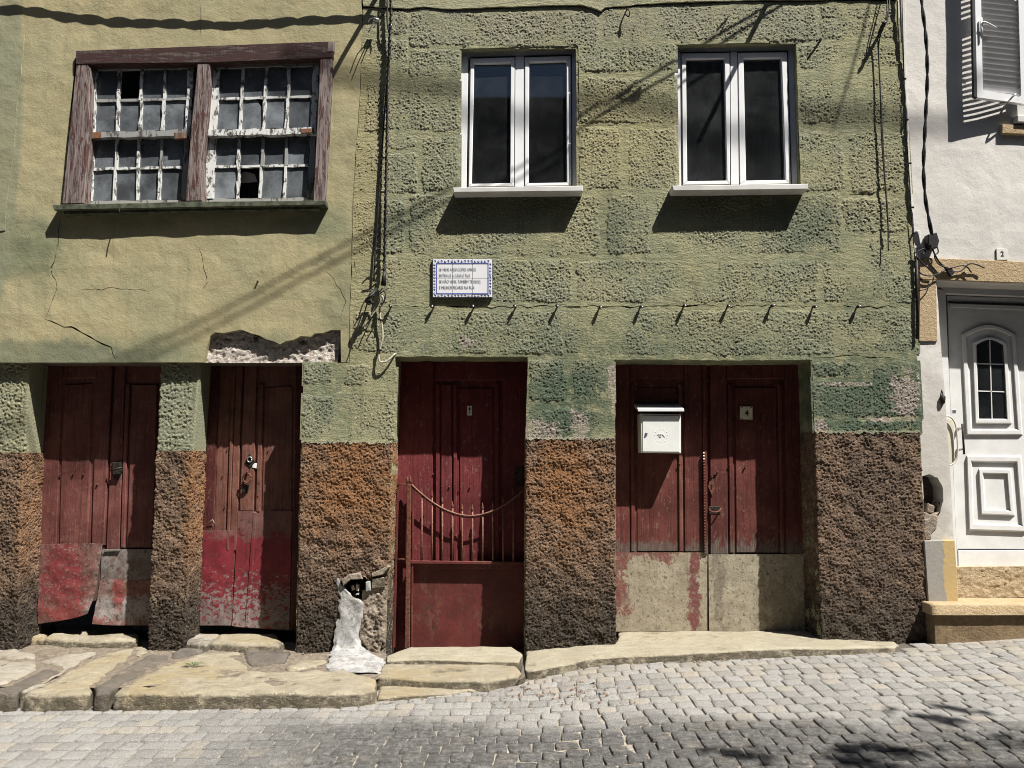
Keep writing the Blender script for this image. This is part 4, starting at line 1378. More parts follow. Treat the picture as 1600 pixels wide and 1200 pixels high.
# door B: faded brown door with crimson lower part
dB = empty('door', tuple(W(390, 985, YD)), parent=ph); dB['label'] = 'narrow faded brown door with crimson paint peeling at the foot and ring knocker'
prism('door_leaf', [(318, 560), (381, 560), (374, 700), (366, 978), (312, 978), (316, 800)], YD, .03, M['woodB'], dB)
prism('door_leaf', [(383, 560), (484, 560), (480, 700), (472, 986), (365, 980), (376, 700)], YD + .004, .03, M['woodB'], dB)
piece('stile', [(326, 560), (345, 560), (338, 700), (331, 845), (316, 845), (322, 700)], .010, 'woodE', dB)
piece('raised_panel', [(346, 590), (360, 590), (357, 700), (352, 842), (334, 842), (339, 700)], .004, 'woodB', dB, .004)
piece('molding', [(363, 575), (368, 575), (363, 700), (358, 860), (353, 860), (358, 700)], .016, 'woodB', dB, .005)
piece('stile', [(369, 562), (380, 562), (374, 700), (370, 860), (359, 860), (364, 700)], .010, 'woodB', dB)
piece('stile', [(384, 562), (402, 562), (398, 700), (396, 798), (374, 798), (378, 700)], .012, 'woodB', dB)
piece('molding', [(405, 600), (412, 600), (409, 700), (406, 800), (399, 800), (402, 700)], .014, 'woodB', dB, .005)
piece('raised_panel', [(414, 606), (452, 602), (458, 608), (456, 800), (409, 800), (411, 700)], .004, 'woodB', dB, .006)
piece('stile', [(462, 562), (484, 562), (480, 700), (472, 985), (455, 985), (459, 800)], .010, 'woodE', dB)
dented('metal_sheet', [(316, 828), (367, 828), (363, 977), (312, 977)], YD - .012, M['redB'], dB, .003, None, 11)
dented('metal_sheet', [(372, 798), (456, 798), (452, 984), (363, 979)], YD - .008, M['redB'], dB, .003, (0, 1, .3, .02), 13)
piece('molding', [(395, 800), (401, 800), (388, 980), (382, 980)], .016, 'redB', dB, .005)
piece('lock_plate', [(390, 708), (399, 722), (391, 731), (382, 722)], .018, 'iron', dB, .002)
V_, F_ = [], []
def ring(c, r, rr, ax=(1, 0, 1), n=18):
    return [np.array([c[0] + r * math.cos(2 * math.pi * i / n), c[1], c[2] + r * math.sin(2 * math.pi * i / n) * 1.1]) for i in range(n + 1)]
tube('lock_cylinder', ring(W(390, 718, YD - .022), .017, .004), .005, M['steel'], dB, 6)
piece('keyhole', [(394, 724), (401, 724), (400, 732), (394, 731)], .016, 'whitebox', dB, .003)
tube('door_knocker', ring(W(386, 747, YD - .05), .030, .006), .0065, M['rust'], dB, 7)
tube('knocker_pin', [W(386, 740, YD), W(386, 738, YD - .055)], .009, M['iron'], dB, 7)
piece('strike_plate', [(379, 756), (390, 757), (387, 770), (378, 771)], .016, 'iron', dB, .002)
for x, y in ((356, 700), (348, 742), (352, 790), (405, 754), (403, 775), (420, 702)):
    tube('nail_head', [W(x, y, YD - .01), W(x, y, YD - .018)], .004, M['rust'], dB, 6)
tube('loose_wire', [W(324, 818, YD - .02), W(332, 812, YD - .03), W(336, 818, YD - .02)], .0025, M['grey_cable'], dB, 4)

# door C: dark red door behind the gate
dC = empty('door', tuple(W(720, 1015, YD)), parent=sh); dC['label'] = 'dark red panelled door behind the low iron gate'
prism('door_leaf', [(612, 552), (836, 552), (834, 1024), (606, 1024)], YD + .005, .03, M['woodC'], dC)
piece('stile', [(624, 556), (677, 556), (675, 880), (614, 880), (620, 700)], .012, 'woodC', dC)
piece('molding', [(681, 600), (687, 600), (686, 880), (680, 880)], .016, 'woodC', dC, .004)
piece('raised_panel', [(690, 600), (706, 600), (706, 880), (688, 880)], .010, 'woodC', dC, .004)
piece('molding', [(708, 600), (714, 600), (714, 880), (708, 880)], .018, 'woodC', dC, .005)
piece('raised_panel', [(718, 606), (770, 606), (772, 880), (718, 880)], .004, 'woodC', dC, .006)
piece('molding', [(774, 600), (780, 600), (780, 880), (774, 880)], .016, 'woodC', dC, .005)
piece('stile', [(786, 556), (834, 556), (834, 880), (785, 880)], .012, 'woodC', dC)
piece('top_rail', [(681, 556), (786, 556), (786, 594), (681, 594)], .012, 'woodC', dC)
for x, y in ((690, 760), (702, 761), (720, 761), (735, 760), (677, 741)):
    tube('rivet', [W(x, y, YD - .01), W(x, y, YD - .02)], .0055, M['rust'], dC, 8)
piece('lock_plate', [(804, 730), (818, 730), (818, 760), (804, 760)], .02, 'iron', dC, .003)
kp = prism('keyhole_plate', rect(730, 634, 737.5, 649), YD - .016, .005, M['platewhite'], dC, .001)
prism('keyhole', [(733.6, 635.6), (735, 637.5), (735.5, 641), (732.2, 641), (732.6, 637.5)], YD - .0175, .002, M['inkblack'], dC)
prism('keyhole', [(733.2, 642.6), (734.8, 642.6), (734.6, 645), (733.6, 645.8), (732.8, 645)], YD - .0175, .002, M['inkblack'], dC)

# iron gate in front of door C
gt = empty('iron_gate', tuple(W(720, 1015, .2)), 'low rusty red iron gate with curved top rail in the doorway', 'gate')
YG = .20
prism('post', [(635.5, 756), (642, 756), (640, 1013), (632, 1013)], YG - .015, .03, M['rust'], gt, .004)
prism('post', [(644, 758), (647, 758), (644, 1012), (641.5, 1012)], YG - .005, .02, M['gate_red'], gt, .002)
for x in (637, 641.5):
    tube('finial', [W(x, 757, YG), W(x, 752, YG), W(x, 748, YG), W(x, 744, YG)], [.006, .011, .008, .001], M['rust'], gt, 8)
tube('hinge_arm', [W(621, 757, YG), W(638, 757, YG)], .006, M['rust'], gt, 6)
tube('hinge_arm', [W(621, 874, YG), W(638, 874, YG)], .006, M['rust'], gt, 6)
prism('side_post', [(620, 757), (623, 757), (617, 1012), (613, 1012)], YG, .02, M['gate_red'], gt, .002)
XR = 822
def rail_y(x):
    t = (x - 735.0) / (735 - 644)
    return 806 - 48 * abs(t) ** 1.9
tube('top_rail', [W(x, rail_y(x), YG - .004) for x in np.linspace(643, XR, 26)], .0065, M['bars'], gt, 6)
tube('top_rail', [W(x, rail_y(x) + 2.6, YG + .004) for x in np.linspace(643, XR, 26)], .004, M['rust'], gt, 6)
prism('lower_rail', [(641, 876), (XR, 878), (XR, 882.5), (641, 881)], YG - .012, .025, M['gate_red'], gt, .003)
BX = [659, 675, 691, 707, 722, 738, 754, 770, 786, 802]
for x in BX:
    t = (x - 735) / 91.0
    yt = rail_y(x) - 15 + (0 if x > 665 else 9)
    tube('bar', [W(x + .004 * (880 - y_) , y_, YG + .002) for y_ in (879, 840, yt + 8)] , .0058, M['bars'], gt, 6)
    tube('spear_tip', [W(x, yt + 9, YG + .002), W(x, yt + 6, YG + .002), W(x, yt + 4, YG + .002), W(x, yt - 3, YG + .002)], [.005, .0105, .0085, .001], M['rust'], gt, 8)
prism('sheet_panel', [(642, 881), (XR, 882), (XR - 2, 1018), (638, 1015)], YG + .045, .006, M['gate_red'], gt, .002)
prism('sheet_frame', [(642, 881), (XR, 882), (XR, 889), (642, 888)], YG + .01, .03, M['gate_red'], gt, .002)
prism('sheet_frame', [(641, 888), (646, 888), (642, 1013), (637, 1013)], YG + .01, .03, M['gate_red'], gt, .002)

# door D: wide double door
dD = empty('door', tuple(W(1110, 985, YD)), parent=sh); dD['label'] = 'wide weathered red double door with bare beige metal sheets below'
prism('door_leaf', [(952, 556), (1102, 556), (1104, 988), (952, 988)], YD, .03, M['woodD'], dD)
prism('door_leaf', [(1103, 556), (1262, 556), (1268, 988), (1106, 988)], YD + .006, .03, M['woodD'], dD)
piece('stile', [(955, 560), (983, 560), (984, 864), (955, 864)], .012, 'woodD', dD)
piece('molding', [(986, 600), (991, 600), (992, 862), (986, 862)], .016, 'woodD', dD, .004)
piece('raised_panel', [(995, 605), (1058, 605), (1060, 862), (995, 862)], .006, 'woodD', dD, .006)
piece('molding', [(1060, 600), (1066, 600), (1068, 862), (1061, 862)], .018, 'woodB', dD, .005)
piece('stile', [(1069, 560), (1097, 560), (1099, 862), (1070, 862)], .014, 'woodD', dD)
piece('top_rail', [(985, 560), (1068, 560), (1068, 592), (985, 592)], .012, 'woodD', dD)
piece('cover_strip', [(1098, 560), (1104, 560), (1106, 866), (1100, 866)], .030, 'woodD', dD, .004)
piece('stile', [(1109, 560), (1135, 560), (1138, 866), (1110, 866)], .010, 'woodD', dD)
piece('molding', [(1138, 600), (1144, 600), (1147, 864), (1140, 864)], .014, 'woodD', dD, .005)
piece('raised_panel', [(1148, 605), (1213, 605), (1217, 864), (1150, 864)], .004, 'woodD', dD, .006)
piece('molding', [(1216, 600), (1222, 600), (1226, 864), (1220, 864)], .014, 'woodD', dD, .005)
piece('stile', [(1226, 560), (1262, 560), (1268, 866), (1229, 866)], .010, 'woodD', dD)
piece('top_rail', [(1136, 560), (1226, 560), (1226, 592), (1136, 592)], .010, 'woodD', dD)
dented('metal_sheet', [(954, 863), (1105, 863), (1105, 986), (954, 987)], YD - .017, M['sheetD'], dD, .0016, None, 17)
dented('metal_sheet', [(1107, 866), (1266, 866), (1270, 988), (1108, 987)], YD - .014, M['sheetD2'], dD, .0016, None, 19)
for y in np.arange(708, 862, 4.6):
    tube('stud', [W(1099.6 + (y - 708) * .012, y, YD - .028), W(1099.2 + (y - 708) * .012, y, YD - .041)], [.0075, .004], M['plate'] if y < 720 else M['rust'], dD, 6)
piece('escutcheon', [(1111.5, 742), (1118, 762), (1113, 776), (1106.5, 760)], .016, 'rust', dD, .001)
piece('keyhole', [(1111, 757), (1113, 757), (1112.6, 764), (1110.6, 764)], .018, 'inkblack', dD, .0)
tube('pull_handle', [W(1108, 795, YD), W(1109, 797, YD - .035), W(1113, 800, YD - .05), W(1121, 800, YD - .05), W(1125, 797, YD - .035), W(1126, 794, YD)], .006, M['rust'], dD, 6, 3)
piece('handle_plate', [(1108, 791), (1126, 791), (1126, 803), (1108, 803)], .014, 'iron', dD, .002)
for x, y in ((1062, 725), (1140, 727), (1166, 727), (1113, 745), (1117, 741), (1121, 738)):
    tube('nail_head', [W(x, y, YD - .01), W(x, y, YD - .026)], .006, M['rust'], dD, 6)

# ------------------------------------------------------------------ things hung on the front
mb = empty('mailbox', tuple(W(1033, 710, .2)), 'white metal letter box with post emblem hung on the wide red door', 'mailbox')
YM = .115
prism('box_body', [(1001, 646), (1064, 647), (1064, 708), (1002, 707)], YM + .003, YD - YM - .02, M['whitebox'], mb, .003)
prism('door_flap', [(1004, 649), (1062, 650), (1062, 706), (1004, 705.5)], YM - .002, .004, M['whitebox'], mb, .0015)
# sloping lid
a, b = W(997, 640, YM - .03), W(1069, 641, YM - .03)
zt = a[2] + .055
lidV = []
for x in (a[0], b[0]):
    lidV += [(x, YM - .03, a[2] - .012), (x, YM - .03, a[2] + .004), (x, YD - .02, zt), (x, YD - .02, zt - .02)]
mobj('lid', lidV, [(0, 1, 2, 3)[::-1], (4, 5, 6, 7), (0, 4, 5, 1), (1, 5, 6, 2), (2, 6, 7, 3), (3, 7, 4, 0)], M['whitebox'], mb)
prism('keyhole', [(1008, 676), (1012, 677), (1011, 681), (1008, 684), (1006.5, 683)], YM - .004, .003, M['ink'], mb)
ec = W(1033, 680, YM - .004)
st_ = []
for i in range(12):
    an = 2 * math.pi * i / 12
    p = np.array([ec[0] + .046 * math.cos(an), YM - .001, ec[2] + .046 * math.sin(an)])
    st_.append(([p, p + [0, -.0022, 0]], [.0065, .0025]))
tubes('emblem_ring', st_, M['whitebox'], mb, 5)
tubes('post_horn', [(smooth_path([ec + np.array(q) for q in ((-.026, 0, .002), (-.010, -.001, .010), (.004, -.002, -.002), (-.006, -.001, -.010), (-.014, 0, .0), (.006, -.001, .012), (.026, 0, -.012))], 5), .0016)], M['whitebox'], mb, 5)

np4 = empty('number_plate', tuple(W(1166, 655, .26)), 'square cream house number plate reading 4 on the wide red door', 'number plate')
prism('plate', [(1156.5, 635), (1176, 635), (1176, 655.5), (1156.5, 655)], YD - .015, .006, M['plate'], np4, .001)
text('numeral', '4', 1164, 649.5, YD - .0165, 9, M['inkblack'], np4, 1.0, True)
for x, y in ((1159, 636.8), (1174, 636.8), (1159, 653.4), (1174, 653.4)):
    prism('corner_mark', rect(x - 1.4, y - .5, x + 1.4, y + .5), YD - .0162, .001, M['inkblack'], np4)
np2 = empty('number_plate', tuple(W(1566, 406, 0)), 'small white house number plate reading 2 above the white door', 'number plate')
YW = .012
prism('plate', [(1557, 388), (1575, 389), (1576, 406), (1558, 406)], YW - .009, .008, M['platewhite'], np2, .001)
text('numeral', '2', 1563.6, 400.2, YW - .0105, 8, M['inkblack'], np2, 1.0, True)

# tile plaque
pq = empty('tile_plaque', tuple(W(722, 465, 0)), 'blue bordered white tile plaque with a Portuguese rhyme between hooks and window', 'plaque')
YP = -.026
X0, X1, Z0, Z1 = 676.0, 769.0, 464.5, 405.0
xs = [X0, X0 + 31, X0 + 62, X1]; zs = [Z1, Z1 + 30, Z0]
for i in range(3):
    for j in range(2):
        prism('tile', [(xs[i] + .25, zs[j] + .25), (xs[i + 1] - .25, zs[j] + .25), (xs[i + 1] - .25, zs[j + 1] - .25), (xs[i] + .25, zs[j + 1] - .25)], YP + RNG.uniform(0, .001), .03, M['tile'], pq, .0015)
prism('mortar_bed', rect(X0 - .5, Z1 - .5, X1 + .5, Z0 + .5), YP + .006, .03, M['ink'], pq)
bi = (X0 + 5.6, Z1 + 5.6, X1 - 5.6, Z0 - 5.2)
for q in (rect(bi[0], bi[1], bi[2], bi[1] + 1.3), rect(bi[0], bi[3] - 1.3, bi[2], bi[3]), rect(bi[0], bi[1] + 1.3, bi[0] + 1.2, bi[3] - 1.3), rect(bi[2] - 1.2, bi[1] + 1.3, bi[2], bi[3] - 1.3)):
    prism('border_line', q, YP - .0016, .001, M['blue'], pq)
sc_ = []
rr_ = random.Random(3)
def scroll(x, y, s):
    p = [np.array(W(x + s * 1.8 * math.cos(t) * (1 - t / 9), y + s * 1.6 * math.sin(t) * (1 - t / 9), YP - .001)) for t in np.linspace(0, 5.2, 9)]
    return (p, .0016)
for x in np.arange(X0 + 4, X1 - 2, 5.2):
    sc_.append(scroll(x, Z1 + 2.9, rr_.choice((-1, 1)))); sc_.append(scroll(x, Z0 - 2.6, rr_.choice((-1, 1))))
for z in np.arange(Z1 + 8, Z0 - 5, 5.0):
    sc_.append(scroll(X0 + 2.9, z, rr_.choice((-1, 1)))); sc_.append(scroll(X1 - 2.9, z, rr_.choice((-1, 1))))
o = tubes('border_scrolls', sc_, M['blue'], pq, 4)
for s, y in (("SE VENS AQUI COMO AMIGO", 423.5), ("ENTRA J\u00c1 A CASA \u00c9 TUA", 432.8), ("SE N\u00c3O VENS, TAMB\u00c9M TE DIGO,", 442.4), ("\u00c9 MELHOR FICARES NA RUA", 451.6)):
    text('lettering', s, 686, y, YP - .0018, 5.2, M['ink'], pq, {23: .60, 22: .63, 28: .60}.get(len(s), .60))

# row of iron hooks
hk = None
HX = [611, 678, 740, 806, 871, 936, 1000, 1068, 1136, 1203, 1270, 1338]
ORD = ['first', 'second', 'third', 'fourth', 'fifth', 'sixth', 'seventh', 'eighth', 'ninth', 'tenth', 'eleventh', 'twelfth']
for i, x in enumerate(HX):
    y = 480 + RNG.uniform(-1.5, 1.5)
    lab = '%s small iron peg, counted from the grey cable, in the row above the doors' % ORD[i]
    if hk is None:
        hk = empty('wall_peg', tuple(W(x, y, 0)), lab, 'peg', 'row of iron pegs above the doors')
        p0 = W(x, y, 0)
        k1 = tube('shank', [p0 + [0, .02, 0], p0 + [0, -.028, -.004], p0 + [.002, -.04, .004]], [.006, .006, .005], M['iron'], hk, 6)
        k2 = tube('collar', [p0 + [0, -.018, 0], p0 + [0, -.044, 0]], [.010, .013], M['iron'], hk, 8)
        k3 = tube('tip', [p0 + [.003, -.044, .0], p0 + [.006, -.047, -.006]], [.0085, .006], M['steel'], hk, 6)
    else:
        r = hk.copy(); C.objects.link(r)
        r.location = W(x, y, 0); r['label'] = lab
        r.rotation_euler = (RNG.uniform(-.15, .15), 0, RNG.uniform(-.25, .25))
        for ch in (k1, k2, k3):
            c_ = ch.copy(); C.objects.link(c_); c_.parent = r

# other hooks and nails
def hook(pts, r, label, cat='hook', mat='iron', name='wall_hook'):
    o = tube(name, pts, r, M[mat], None, 6, 4)
    return tag(o, label, cat)
hook([W(980, 14, .01), W(980, 14, -.04), W(984, 18, -.055), W(982, 26, -.05), W(977, 22, -.045)], .005, 'small iron hook near the parapet between the two white windows')
hook([W(404, 440, .01), W(402, 439, -.02)], .006, 'single nail in the yellow plaster below the old window', 'nail', 'rust', 'wall_nail')
hook([W(1283, 62, .01), W(1281, 60, -.03), W(1276, 64, -.045)], .008, 'stub of iron beside the top corner of the curtained window', 'iron stub', 'iron', 'iron_stub')
hook([W(187, 322, -.04), W(186, 327, -.09), W(187, 331, -.11)], .004, 'bent nail under the sill of the old window', 'nail', 'iron', 'wall_nail')

# ------------------------------------------------------------------ cables
def shad(px, py, t, Y=0.0):
    """point whose sunlight shadow falls on the wall at photo point, t metres before the wall"""
    p = W(px, py, Y)
    return p + np.array([1.2, -1.0, 2.55]) * t

cb = twisted('overhead_cable', [shad(-260, 6, .115), shad(0, 15, .11), shad(150, 30, .11), shad(300, 39, .11), shad(430, 36, .108), shad(560, 32, .105), W(612, -26, -.09)], .0105, M['black'], None, .40, 8, .5)
tag(cb, 'twisted black overhead cable strung along the yellow wall', 'cable')
for nm, root, tip, lab in (('cable_bracket', (612, -30), shad(512, 130, .33), 'iron cable bracket projecting from the wall above the cable drop'), ('cable_bracket', (1232, -60), shad(1112, 178, .46), 'iron cable bracket projecting above the curtained window')):
    b = tube(nm, [W(root[0], root[1], .05), tip], .017, M['iron'], None, 8)
    tag(b, lab, 'bracket')
for i, off in enumerate((0, 18)):
    c_ = tube('street_cable', [shad(1230, -8 + off * .6, .35), shad(1060, 92 + off, .6), shad(900, 186 + off, .9), shad(700, 296 + off, 1.1), shad(480, 415 + off, 1.3), shad(250, 533 + off, 1.5), shad(-60, 660 + off, 1.8)], .0075, M['black'], None, 6, 5)
    tag(c_, ['upper of two thin cables slung past the house front', 'lower of two thin cables slung past the house front'][i], 'cable', 'thin cables slung past the house front')
c_ = tube('street_cable', [shad(430, 108, 3.0), shad(520, 117, 3.0), shad(620, 132, 3.05), shad(720, 139, 3.1), shad(1000, 165, 3.2), shad(1500, 190, 3.4)], .022, M['black'], None, 6, 4)
tag(c_, 'thick cable high over the street running along the houses', 'cable')
c_ = tube('street_cable', [shad(1362, -8, .9), shad(1330, 110, 1.3), shad(1300, 205, 1.7)], .008, M['black'], None, 6, 4)
tag(c_, 'short thin cable dropping towards the corner of the green house', 'cable')
# knot of leaves / ties on the slung cables
kn = tubes('cable_tie', [([shad(985, 140, .5), shad(965, 150, .5), shad(975, 158, .52), shad(1000, 140, .5)], .010), ([shad(1000, 152, .5), shad(985, 162, .52)], .008), ([shad(1120, 48, .32), shad(1136, 30, .32), shad(1124, 55, .32)], .008)], M['black'], None, 5)
tag(kn, 'loose tie ends wound round the slung cables', 'cable tie')

# cable drop at the joint of the two houses
cdp = empty('cable_drop', tuple(W(597, 450, -.05)), 'black twisted cable drop with loops down the joint of yellow and green walls', 'cable')
twisted('cable', [W(607, -60, -.06), W(611, 12, -.055), W(609, 60, -.05), W(606, 130, -.052), W(605, 200, -.05), W(603, 300, -.05), W(601, 400, -.045), W(600, 425, -.045)], .007, M['black'], cdp, .1)
tube('cable', [W(607, -60, -.06), W(605, 30, -.06), W(610, 70, -.035), W(602, 160, -.02), W(596, 250, -.02), W(590, 340, -.018), W(586, 400, -.02), W(584, 440, -.02)], .0065, M['black'], cdp, 6, 6)  # black strand added along the line of the twisted cable's cast shadow
tube('splice_cone', [W(600, 424, -.05), W(600, 432, -.05), W(599, 446, -.05)], [.008, .014, .021], M['black'], cdp, 8)
for q in ([(586, 391), (592, 389), (600, 392)], [(584, 406), (594, 406), (600, 412), (598, 420), (586, 428), (580, 445), (576, 455)], [(578, 458), (572, 480), (566, 500), (562, 512)], [(590, 462), (600, 455), (602, 465), (596, 478), (592, 482)],
          [(574, 456), (582, 452), (590, 458), (598, 450)], [(584, 462), (578, 476), (572, 470), (580, 456)], [(592, 468), (586, 480), (580, 492)]):
    tube('wire_loop', [W(x, y, -.05 - .04 * RNG.uniform(0, 1)) for x, y in q], .0045, M['black'], cdp, 5, 4)
tube('wire_loop', [W(588, 452, -.06), W(580, 462, -.12), W(572, 470, -.10), W(584, 474, -.07)], .012, M['black'], cdp, 6, 3)
tube('wire_loop', [W(596, 462, -.05), W(600, 468, -.06), W(595, 476, -.05)], .012, M['grey_cable'], cdp, 6, 3)
gc = empty('grey_cable', tuple(W(595, 560, -.03)), 'pale grey cable curling from the splice into the gated doorway', 'cable')
tube('cable', [W(593, 478, -.03), W(594, 495, -.03), W(597, 510, -.03), W(598, 528, -.03), W(594, 545, -.03), W(592, 560, -.035), (W(595, 566, -.04)), W(603, 565, -.04), W(611, 559, -.03), W(617, 553, -.01), W(622, 553, .06)], .007, M['grey_cable'], gc, 6, 5)
for x, y in ((594, 499), (593, 546)):
    tube('clip', [W(x - 3, y, -.02), W(x + 3, y + 1, -.045)], .007, M['iron'], gc, 6)
ins = empty('cable_clamp', tuple(W(590, 32, -.05)), 'grey cable clamp with wire tails on the wall by the old window', 'clamp')
tube('clamp', [W(584, 30, -.06), W(592, 32, -.06)], .014, M['steel'], ins, 8)
tube('clamp_eye', ring(W(609, 40, -.05), .012, .004), .005, M['steel'], ins, 6)
for q in ([(586, 33), (580, 42), (576, 50)], [(588, 36), (584, 44)], [(590, 30), (600, 22), (606, 8)], [(588, 28), (578, 30), (574, 38)]):
    tube('wire_tail', [W(x, y, -.06 - .03 * i) for i, (x, y) in enumerate(q)], .004, M['black'], ins, 5, 3)

# cable with knot on the green wall near the corner
ck = empty('hanging_cable', tuple(W(1384, 390, -.03)), 'thin black cable hanging from a knotted anchor near the green corner', 'cable')
tube('knot', [W(1385, 33, -.02), W(1381, 37, -.10), W(1376, 46, -.06), W(1372, 52, -.04)], [.01, .014, .012, .006], M['black'], ck, 7, 3)
tube('knot', [W(1384, 34, -.115), W(1380, 38, -.12)], .012, M['black'], ck, 7)
tube('strand', [W(1393, -30, -.05), W(1386, 30, -.10), W(1373, 54, -.045), W(1372, 70, -.03), W(1375, 130, -.03), W(1378, 220, -.028), W(1384, 300, -.03), W(1389, 372, -.03)], .005, M['black'], ck, 5, 5)
tube('strand', [W(1388, -30, -.05), W(1384, 30, -.10), W(1375, 58, -.045), W(1373, 90, -.03), W(1377, 170, -.03), W(1383, 280, -.028), W(1387, 330, -.03), W(1388, 392, -.04)], .0042, M['black'], ck, 5, 5)

# ------------------------------------------------------------------ white house
wh = empty('white_house', (3.6, 0, .4), 'white rendered house with beige stone door surround and open shutter', 'house')
HOLEW = [(1441, 744), (1452, 741), (1466, 746), (1473, 760), (1474, 782), (1470, 800), (1462, 812), (1448, 826), (1443, 812)]
WIN3 = [(1604, -300), (1850, -300), (1850, 196), (1604, 186)]
outerW = [(1396, -330), (2300, -330), (2300, 960), (1690, 960), (1684, 446), (1463, 438), (1470, 540), (1478, 640), (1488, 790), (1497, 1000), (1440, 1010), (1420, 540), (1404, 100)]
wallpoly('wall', outerW, [HOLEW, WIN3], YW, .24, M['whitewall'], wh, grid=.06, und=.003, step=.05, jit=.0015, hstep=.02, hjit=.006, seed=6)
prism('edge_strip', [(1403, -120), (1413, -120), (1416, 100), (1422, 250), (1428, 350), (1436, 500), (1432, 500), (1424, 400), (1412, 120)], YW - .010, .02, M['whitewall'], wh, .002)
# stone surround, hole rubble
prism('door_lintel', [(1437, 402), (1560, 407), (1700, 413), (1700, 446), (1684, 445), (1463, 437), (1437, 436)], YW - .012, .22, M['beige'], wh, .003)
prism('door_jamb_stone', [(1437, 437), (1463, 437.3), (1465, 533), (1436, 533)], YW - .0125, .23, M['beige'], wh, .003)
prism('plinth', [(1444, 845), (1492, 844), (1496, 900), (1498, 955), (1452, 962)], YW - .04, .26, M['plinth'], wh, .004)
for q, Y in (([(1442, 800), (1456, 806), (1468, 800), (1462, 814), (1450, 824), (1444, 820)], .01), ([(1444, 812), (1466, 806), (1464, 826), (1450, 840), (1445, 836)], .002), ([(1450, 786), (1464, 790), (1460, 802), (1448, 800)], .05), ([(1441, 826), (1452, 822), (1456, 842), (1446, 845)], -.002), ([(1466, 786), (1472, 784), (1471, 800), (1463, 806)], .04)):
    prism('rubble_stone', wavy(q, 1.2, 6), Y, .06, M['rubble'], wh, .006)
prism('hole_back', rect(1436, 736, 1480, 850), .14, .02, M['soil'], wh)
# threshold
rough('threshold', [W(1494, 935, .10), W(1700, 931, .10)], [W(1493, 886, .10), W(1700, 884, .10)], M['beigerough'], wh, .008, .010, (24, 60), (.5, .4), seed=25, border=.01)
box3('threshold_top', (W(1490, 886, .1)[0], .101, W(1490, 889, .1)[2] - .05), (W(1700, 886, .1)[0], .30, W(1490, 888, .1)[2]), M['beigerough'], wh)
wst = empty('doorstep', tuple(W(1540, 985, -.1)), 'smooth beige stone step with dark front below the white door', 'step')
z0 = W(1550, 944, -.14)[2]
sV = [W(1457, 965, -.14)[:2], W(1497, 938, .06)[:2], np.array([W(1497, 938, .06)[0], .12]), np.array([W(1760, 936, .06)[0], .12]), np.array([W(1760, 940, -.14)[0], -.14])]
sV[0] = np.array([W(1457, 960, -.14)[0], -.14]); sV[1] = np.array([W(1457, 960, -.14)[0], .05])
slab('tread', sV, z0, z0 - .07, M['beige'], wst, .012, .06, .002, .001, 81)
prism2('riser', [(sV[0][0] + .02, z0 - .069), (sV[4][0], z0 - .069), (sV[4][0], .2), (sV[0][0] + .02, .2)], -.115, .2, M['beigedark'], wst, .004)
slab('foot_stone', [G(x, y, .40) for x, y in [(1462, 986), (1530, 980), (1560, 982), (1540, 988), (1480, 996), (1464, 992)]], .39, .25, M['beige'], wst, .012, .05, .004, .005, 83)

# the door
dW = empty('door', tuple(W(1560, 885, .23)), parent=wh); dW['label'] = 'white panelled entrance door with arched glazed light'
YQ = .232
prism('door_frame', [(1456, 448), (1478, 454), (1482, 560), (1496, 886), (1480, 886)], YQ - .03, .05, M['whitedoor'], dW, .004)
prism('door_frame', [(1470, 448), (1720, 456), (1720, 468), (1478, 459)], YQ - .03, .05, M['whitedoor'], dW, .004)
prism('door_leaf', [(1480, 462), (1720, 471), (1740, 887), (1496, 886), (1484, 600)], YQ, .04, M['whitedoor'], dW)
prism('seal', [(1482, 471), (1720, 479), (1720, 481), (1482, 473)], YQ - .008, .01, M['trim_dark'], dW)
prism('leaf_rim', [(1484, 474), (1720, 482), (1722, 489), (1485, 480)], YQ - .008, .01, M['whitedoor'], dW, .002)
def frame_ring(name, outer, inner, Y, d, mat, parent, bev):
    n = len(outer)
    V, fc = [], []
    for k in range(n):
        o_ = np.array(outer[k], float); i_ = np.array(inner[k], float)
        for (f, dy) in ((0, d), (0.22, 0.0), (.78, 0.0), (1, d)):
            p = o_ * (1 - f) + i_ * f
            V.append(W(p[0], p[1], Y + dy))
    for k in range(n):
        j = (k + 1) % n
        for r in range(3):
            fc.append((k * 4 + r, j * 4 + r, j * 4 + r + 1, k * 4 + r + 1))
    return mobj(name, V, fc, mat, parent)
def arch(x0, x1, y0, y1, rise, lean0=0.0, lean1=0.0, n=8):
    top = [(x0 + (x1 - x0) * t, y0 - rise * math.sin(math.pi * t)) for t in np.linspace(0, 1, n)]
    return top + [(x1 + lean1, y1), (x0 + lean0, y1)]
frame_ring('panel_molding', arch(1502, 1588, 522, 680, 16, 8, 10), arch(1511, 1580, 526, 670, 12, 8, 10), YQ - .016, .016, M['whitedoor'], dW, 0)
frame_ring('window_molding', arch(1519, 1574, 536, 662, 10, 5, 7), arch(1526, 1567, 539, 654, 8, 4, 6), YQ - .018, .018, M['whitedoor'], dW, 0)
prism('window_light', arch(1524, 1569, 537, 656, 8, 4, 6), YQ - .004, .003, M['glass_new'], dW)
prism('light_backing', arch(1522, 1571, 535, 658, 8, 4, 6), YQ - .0005, .0003, M['inkblack'], dW)
prism('muntin', [(1546, 532), (1547.4, 532), (1551, 655), (1549.6, 655)], YQ - .009, .004, M['whitedoor'], dW)
prism('muntin', [(1526, 567.3), (1568, 568.5), (1568, 570), (1526, 568.8)], YQ - .009, .004, M['whitedoor'], dW)
prism('muntin', [(1527, 610), (1570, 611.4), (1570, 613), (1527, 611.6)], YQ - .009, .004, M['whitedoor'], dW)
